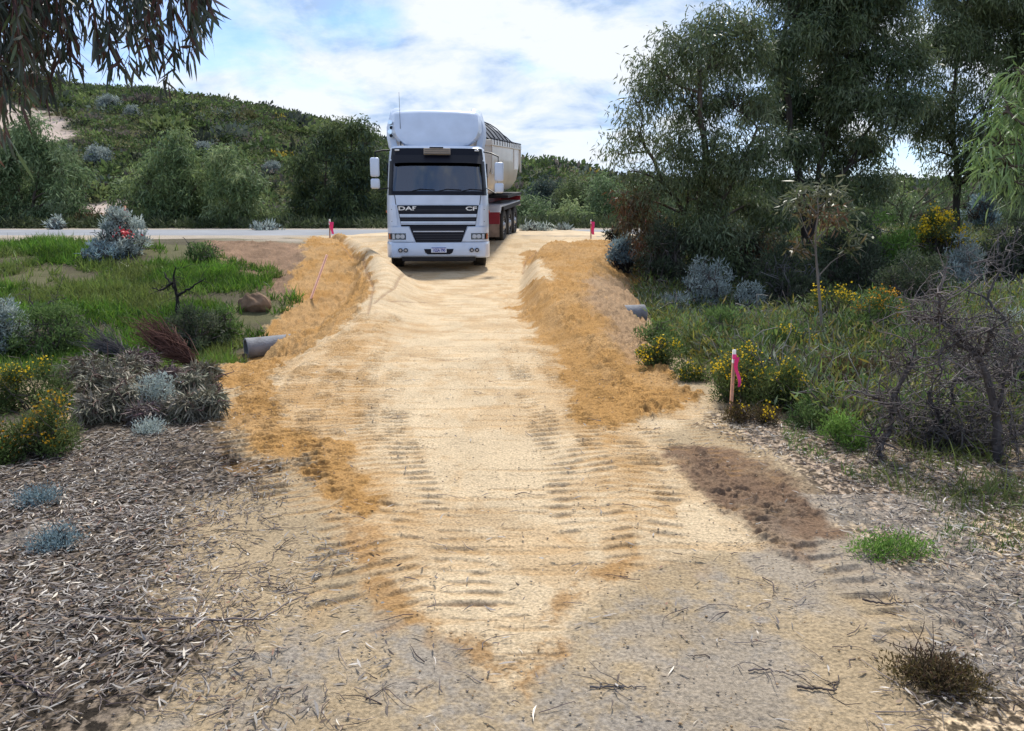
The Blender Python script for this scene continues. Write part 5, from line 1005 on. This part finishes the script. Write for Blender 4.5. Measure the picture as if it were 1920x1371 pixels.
    B().box(-.25, .35, 1.75, 1.85, 2.05, 2.2, .03).done('interior_bag', P_REDIN, root); B().box(-1.1, 1.1, 2.0, 2.06, 1.3, 2.9).done('cab_lining', paint('lining', (.10, .11, .13), .9), root)
    # chassis and wheels
    B().box(-.45, -.35, .3, 6.6, .62, .88).box(.35, .45, .3, 6.6, .62, .88).box(-.35, .35, .6, .75, .6, .85).box(-.35, .35, 2.5, 2.6, .65, .85).box(-.35, .35, 5.9, 6.0, .65, .85).done('chassis', P_STEEL, root)
    B().box(-.8, .8, 1.3, 1.46, .42, .55, .03).done('front_axle', P_STEEL, root)
    def wheel(x, y, R, wd, dual, s, M=None):
        t = B().ring((x, y, R), (1, 0, 0), R, R * .58, wd); 
        for j in range(40):
            a = 2 * math.pi * j / 40
            t.box(x - wd * .40, x + wd * .40, -.012, .012, R - .012, R + .006, M=Matrix.Translation((0, y, R)) @ Matrix.Rotation(a, 4, 'X') @ Matrix.Translation((0, 0, -.0)) if False else Matrix.Translation((0, y, R)) @ Matrix.Rotation(a, 4, 'X')) if False else None
        wr = empty('wheel', (0, 0, 0)); wr.parent = root; t.done('tyre', P_RUBBER, wr, M, True)
        r = B().cyl((x + s * wd * .12, y, R), (1, 0, 0), R * .585, wd * .5, 28); 
        r.cyl((x + s * wd * .42, y, R), (s, 0, 0), R * .26, wd * .3, 20, R * .18); r.done('rim', P_RIM, wr, M, True); n = B()
        for j in range(10): a = 2 * math.pi * j / 10; n.cyl((x + s * wd * .40, y + math.cos(a) * R * .36, R + math.sin(a) * R * .36), (1, 0, 0), .018, .03, 6)
        n.done('wheel_nuts', P_STEEL, wr, M)
    DN = Matrix.Translation((0, 0, -.11))
    for s in (-1, 1): wheel(s * 1.06, 1.38, .505, .31, False, s, DN)
    for y in (4.6, 5.95):
        for s in (-1, 1): wheel(s * 1.07, y, .505, .29, True, s, Matrix.Translation((0, 0, .02))); wheel(s * .75, y, .505, .29, True, s, Matrix.Translation((0, 0, .02)))
    for s in (-1, 1): B().cyl((s * .85, 2.9, .62), (0, 1, 0), .28, .9, 24).done('fuel_tank', P_CHROME if s > 0 else P_STEEL, root, smooth=True)
    # ---- tipper trailer, coupled behind and angled
    A = Matrix.Translation((-1.80, 22.22, .50)) @ Matrix.Rotation(math.radians(-8.0), 4, 'Z') @ Matrix.Rotation(math.radians(3.1), 4, 'X')
    T = (Matrix.Translation((gx, gy, .262)) @ Matrix.Rotation(math.radians(5.37), 4, 'Z') @ Matrix.Diagonal((1, 1, .95, 1))).inverted() @ A
    zt, zb = 3.02, 1.42; Lb = 6.2
    prof = [(-1.25, zt), (-1.25, 2.2), (-1.18, 1.85), (-.98, 1.58), (-.62, zb), (.62, zb), (.98, 1.58), (1.18, 1.85), (1.25, 2.2), (1.25, zt)]
    V = []
    for (y, dzb) in ((0, .25), (.35, 0), (Lb - .55, 0), (Lb, .62)):
        for (x, z) in prof: V.append((x, y, z + (dzb * (1 - (z - zb) / (zt - zb)) ** 1.0)))
    n = len(prof); Fq = [(k * n + i, k * n + i + 1, (k + 1) * n + i + 1, (k + 1) * n + i) for k in range(3) for i in range(n - 1)] + [tuple(range(n))[::-1], tuple(range(3 * n, 4 * n))]
    tb = B().quads(V, Fq).done('tipper_body', P_CREAM, root, T, True, 'cream round-bottomed tipper body behind the cab')
    B().box(-1.30, -1.22, -.03, Lb + .03, zt - .16, zt, .015).box(1.22, 1.30, -.03, Lb + .03, zt - .16, zt, .015).box(-1.25, 1.25, -.03, .05, zt - .16, zt, .015).box(-1.25, 1.25, Lb - .05, Lb + .03, zt - .16, zt, .015).done('top_rail', P_CREAM, tb, T)
    for y in (.04, Lb - .09):
        for s in (-1, 1): B().prism([(s * 1.24, zt - .16), (s * 1.29, zt - .16), (s * 1.29, 2.1), (s * 1.24, 2.1)], y, y + .1).done('corner_post', P_CREAM, tb, T)
    for s in (-1, 1): B().box(s * 1.262 - .012, s * 1.262 + .012, 4.6, 5.5, 2.2, 2.9, .01).done('side_plate', P_PAPER, tb, T)
    V = []; ny, nx = 26, 12
    for j in range(ny + 1):
        y = .05 + (Lb - .1) * j / ny; hh = .58 * min(1, (Lb - y) / 2.2 + .05) * min(1, y / .5 + .5) * (1 - .12 * abs(math.sin(j * math.pi / 2.6)))
        for i in range(nx + 1): a = -1 + 2 * i / nx; V.append((a * 1.2, y, zt + .02 + hh * (1 - abs(a) ** 2.4) * 1.15))
    Fq = [(j * (nx + 1) + i, j * (nx + 1) + i + 1, (j + 1) * (nx + 1) + i + 1, (j + 1) * (nx + 1) + i) for j in range(ny) for i in range(nx)]
    tp = B().quads(V, Fq).done('tarp', P_TARP, root, T, True)
    for j in range(7):
        y = .4 + j * .85; hh = .60 * min(1, (Lb - y) / 2.2 + .05); B().tube([(a * 1.21, y, zt + .03 + hh * (1 - abs(a) ** 2.4) * 1.15) for a in np.linspace(-1, 1, 13)], .018, 6).done('tarp_bow', P_GREYP, tp, T, True)
    b = B()
    for j in range(12):
        for s in (-1, 1): b.box(s * 1.30 - .012, s * 1.30 + .012, .3 + j * .5, .33 + j * .5, zt - .13, zt + .05)
    b.tube([(1.28, 0, zt + .03), (1.28, Lb, zt + .03)], .02, 6); b.tube([(-1.28, 0, zt + .03), (-1.28, Lb, zt + .03)], .02, 6); b.done('tarp_strap', P_BLACK, tp, T)
    B().box(-.55, -.43, -.3, Lb + .2, 1.0, 1.33).box(.43, .55, -.3, Lb + .2, 1.0, 1.33).box(-.43, .43, 0, .2, 1.05, 1.25).box(-.43, .43, 4.2, 4.4, 1.05, 1.25).box(-1.2, 1.25, Lb + .0, Lb + .12, 1.15, 1.3).done('trailer_frame', P_RED, root, T)
    B().box(.4, 1.28, 3.0, Lb + .15, 1.335, 1.42).box(-1.28, -.4, 3.0, Lb + .15, 1.335, 1.42).done('side_rail', P_STEEL, root, T)
    for s in (-1, 1):
        gd = B().prismx([(1.45, .98), (1.7, 1.16), (Lb - .3, 1.16), (Lb - .05, 1.0), (Lb - .05, .96), (Lb - .3, 1.12), (1.7, 1.12), (1.48, .94)], s * .50, s * 1.27).done('mudguard', P_RED if s < 0 else P_SILVER, root, T)
        B().prismx([(1.43, .62), (1.47, .62), (1.49, .98), (1.45, .98)], s * .45, s * 1.25).done('guard_front', P_RED, gd, T); B().prismx([(1.40, .25), (1.42, .25), (1.43, .63), (1.41, .63)], s * .62, s * 1.24).done('mudflap', P_MUD, gd, T)
        B().box(s * 1.262 - .01, s * 1.262 + .01, 2.1, Lb - .15, 1.0, 1.12).done('guard_edge', P_STEEL, gd, T)
    for y in (2.68, 3.93, 5.18):
        for s in (-1, 1): wheel(s * 1.07, y, .50, .28, True, s, T); wheel(s * .74, y, .50, .28, True, s, T)
        B().box(-.8, .8, y - .07, y + .07, .43, .57).done('axle', P_STEEL, root, T)
    for s in (-1, 1):
        lg_ = B().box(s * .72 - .06, s * .72 + .06, 1.3, 1.42, .38, .95).box(s * .72 - .12, s * .72 + .12, 1.24, 1.48, .35, .39).done('landing_leg', P_STEEL, root, T)
truck()

# ------------------------------------------------------------------ pegs, ribbons, pipes, boulder
P_STAKE = paint('stake_timber', (.42, .20, .12), .8, scale=20, lo=.75, hi=1.2); P_STAKEL = paint('leaning_stake_timber', (.85, .46, .32), .8, scale=20, lo=.8, hi=1.15); P_TIP = paint('stake_tip', (.7, .66, .6), .7)
P_PINK = paint('pink_ribbon', (.85, .03, .20), .5); P_REDR = paint('red_ribbon', (.55, .03, .04), .6); P_CONC = paint('concrete', (.20, .205, .22), .9, scale=7, lo=.65, hi=1.2, bump=.5, bscale=40)
def ribbon(parent, top, length, wd, mat, seed, world):
    rng = np.random.default_rng(seed); V = []; n = 12; ph = rng.random() * 6
    for i in range(n + 1):
        t = i / n; c = np.array(top) + [wd * .5 + .012 * math.sin(t * 6 + ph) + .02 * t, -.02 + .012 * math.cos(t * 7 + ph), -length * t]; tw = .5 * math.sin(t * 4 + ph); h = np.array([math.cos(tw), math.sin(tw), 0]) * wd * .5 * (1 - .25 * t)
        V += [c - h, c + h]
    g = Geo(); g.add(V, [(2 * i, 2 * i + 1, 2 * i + 3, 2 * i + 2) for i in range(n)]); V2, F2 = tube([np.array(top) + [0, 0, dz] for dz in (-.018, .018)], .016, 10); g.add(V2, F2)
    return mk('ribbon', np.concatenate(g.V), np.concatenate(g.F), mat, parent)
def peg(label, uv, topuv, th, mat, rib=None, group='survey stakes', tip=True, rl=.2, rw=.035, Y=None, seed=1):
    p = gp(*uv) if Y is None else at(uv[0], uv[1], Y); 
    if Y is not None: p[2] = Hs(p[0], p[1])
    Yt = p[1]; t = at(topuv[0], topuv[1], Yt); root = empty('survey_stake', p); tag(root, label, 'stake', group); d = nrm(t - p); s = nrm(np.cross(d, [0, 1, 0])); f = np.cross(s, d)
    def bar(a, b, h): return np.array([q + i * s * h + j * f * h for q in (a, b) for i, j in ((-1, -1), (1, -1), (1, 1), (-1, 1))])
    FB = np.array([(0, 1, 2, 3), (4, 5, 6, 7), (0, 1, 5, 4), (1, 2, 6, 5), (2, 3, 7, 6), (3, 0, 4, 7)]); ln = np.linalg.norm(t - p); e = p + d * ln * (.8 if tip else 1)
    mk('stake_shaft', bar(p - d * .06, e, th), FB, mat, root)
    if tip: mk('stake_tip', bar(e, t, th * 1.04), FB, P_TIP, root)
    if rib is not None: ribbon(root, t - d * ln * .10 + [0, -th, 0], rl, rw, rib, seed, True)
peg('orange-brown stake with white tip and pink ribbon in the right foreground', (1370, 777), (1377, 656), .011, P_STAKE, P_PINK, rl=.24, rw=.032)
peg('leaning bare orange-pink stake stuck in the left sand slope', (582, 563), (613, 478), .020, P_STAKEL, None, tip=False)
peg('short peg with pink ribbon on the crest of the left sand heap', (618, 441), (618, 411), .02, P_STAKE, P_PINK, rl=.36, rw=.12, Y=24, seed=2)
peg('short peg with pink ribbon at the road edge on the right', (1108, 448), (1108, 412), .018, P_STAKE, P_PINK, rl=.40, rw=.11, Y=24.8, seed=3)
peg('peg with red ribbon poking out of the round silver bush', (233, 470), (234, 386), .02, P_STAKE, P_REDR, rl=.16, rw=.10, tip=False, seed=4)
peg('peg with red ribbon under the left side of the drooping gum', (1210, 470), (1211, 405), .008, P_STAKE, P_REDR, rl=.22, rw=.09, Y=19, seed=5, tip=False)
peg('peg with red ribbon close to the drooping gum trunk', (1296, 480), (1295, 402), .008, P_STAKE, P_REDR, rl=.2, rw=.09, Y=19, seed=6, tip=False)
peg('peg with red ribbon to the right of the drooping gum trunk', (1355, 480), (1355, 425), .008, P_STAKE, P_REDR, rl=.2, rw=.08, Y=18.5, seed=7, tip=False)
_p = at(234, 437, gp(228, 478)[1] - .6)
_g = Geo(); _rg = np.random.default_rng(3); _c = _p + _rg.normal(size=(40, 3)) * [.10, .08, .05]; _V, _F = kites(_c, nrm(_rg.normal(size=(40, 3))), .09, .04, _rg.normal(size=(40, 3)) * .2, _rg)
tag(mk('ribbon', _V, _F, P_REDR, loc=_p), 'red ribbon bunched in the middle of the round silver bush', 'ribbon')
def pipe(label, uv, dirv, R, ln, zoff=0.0):
    p = gp(*uv); c = Vector((p[0], p[1], p[2] + R * .75 + zoff)); d = Vector(dirv).normalized(); root = empty('concrete_pipe', c); tag(root, label, 'pipe', 'drain pipe ends')
    q = d.to_track_quat('Z', 'Y').to_matrix().to_4x4(); V = []; n = 40; prof = [(R * .82, 0), (R, 0), (R, .06), (R * .985, .065), (R * .985, .3), (R, ln * .5), (R * .985, ln), (R * .82, ln)]
    for j in range(n):
        a = 2 * math.pi * j / n
        for r, z in prof: V.append(tuple(q @ Vector((r * math.cos(a), r * math.sin(a), z))))
    m = len(prof); Fq = [(j * m + k, ((j + 1) % n) * m + k, ((j + 1) % n) * m + (k + 1) % m, j * m + (k + 1) % m) for j in range(n) for k in range(m)]
    B().quads(V, Fq).done('pipe_barrel', P_CONC, root, None, True)
pipe('grey concrete drain pipe end emerging from the left sand slope', (462, 670), (1, .60, .01), .165, 1.0)
pipe('half-buried grey drain pipe end at the foot of the right slope', (1206, 600), (-1, -.30, .01), .15, 1.2, -.02)
def boulder():
    p = gp(478, 582); rng = np.random.default_rng(2); bm = bmesh.new(); bmesh.ops.create_icosphere(bm, subdivisions=5, radius=1)
    V = np.array([v.co[:] for v in bm.verts]); ax = nrm(rng.normal(size=(9, 3))); 
    for a, h in zip(ax, rng.uniform(.55, .85, 9)): d = V @ a; V = V - np.maximum(d - h, 0)[:, None] * a * .9
    V += nrm(V) * ((fbm(V[:, 0] * 3 + V[:, 2] * 2, V[:, 1] * 3, 4) - .5) * .25)[:, None]; s = p[1] / F * 28; V = V * [s * 1.1, s * .8, s * .85]; V[:, 2] += np.maximum(0, .25 * s - np.abs(V[:, 0] + .4 * s)) * .8
    for v, q in zip(bm.verts, V): v.co = q
    me = bpy.data.meshes.new('clay_boulder'); bm.to_mesh(me); bm.free(); me.materials.append(paint('clay', (.20, .125, .075), .95, scale=5, lo=.6, hi=1.3, bump=.7, bscale=14))
    for f in me.polygons: f.use_smooth = True
    o = bpy.data.objects.new('clay_boulder', me); col.objects.link(o); o.location = (p[0], p[1], Hs(p[0], p[1]) + s * .35); tag(o, 'brown clay boulder on the grassy edge of the left ditch', 'boulder')
boulder()
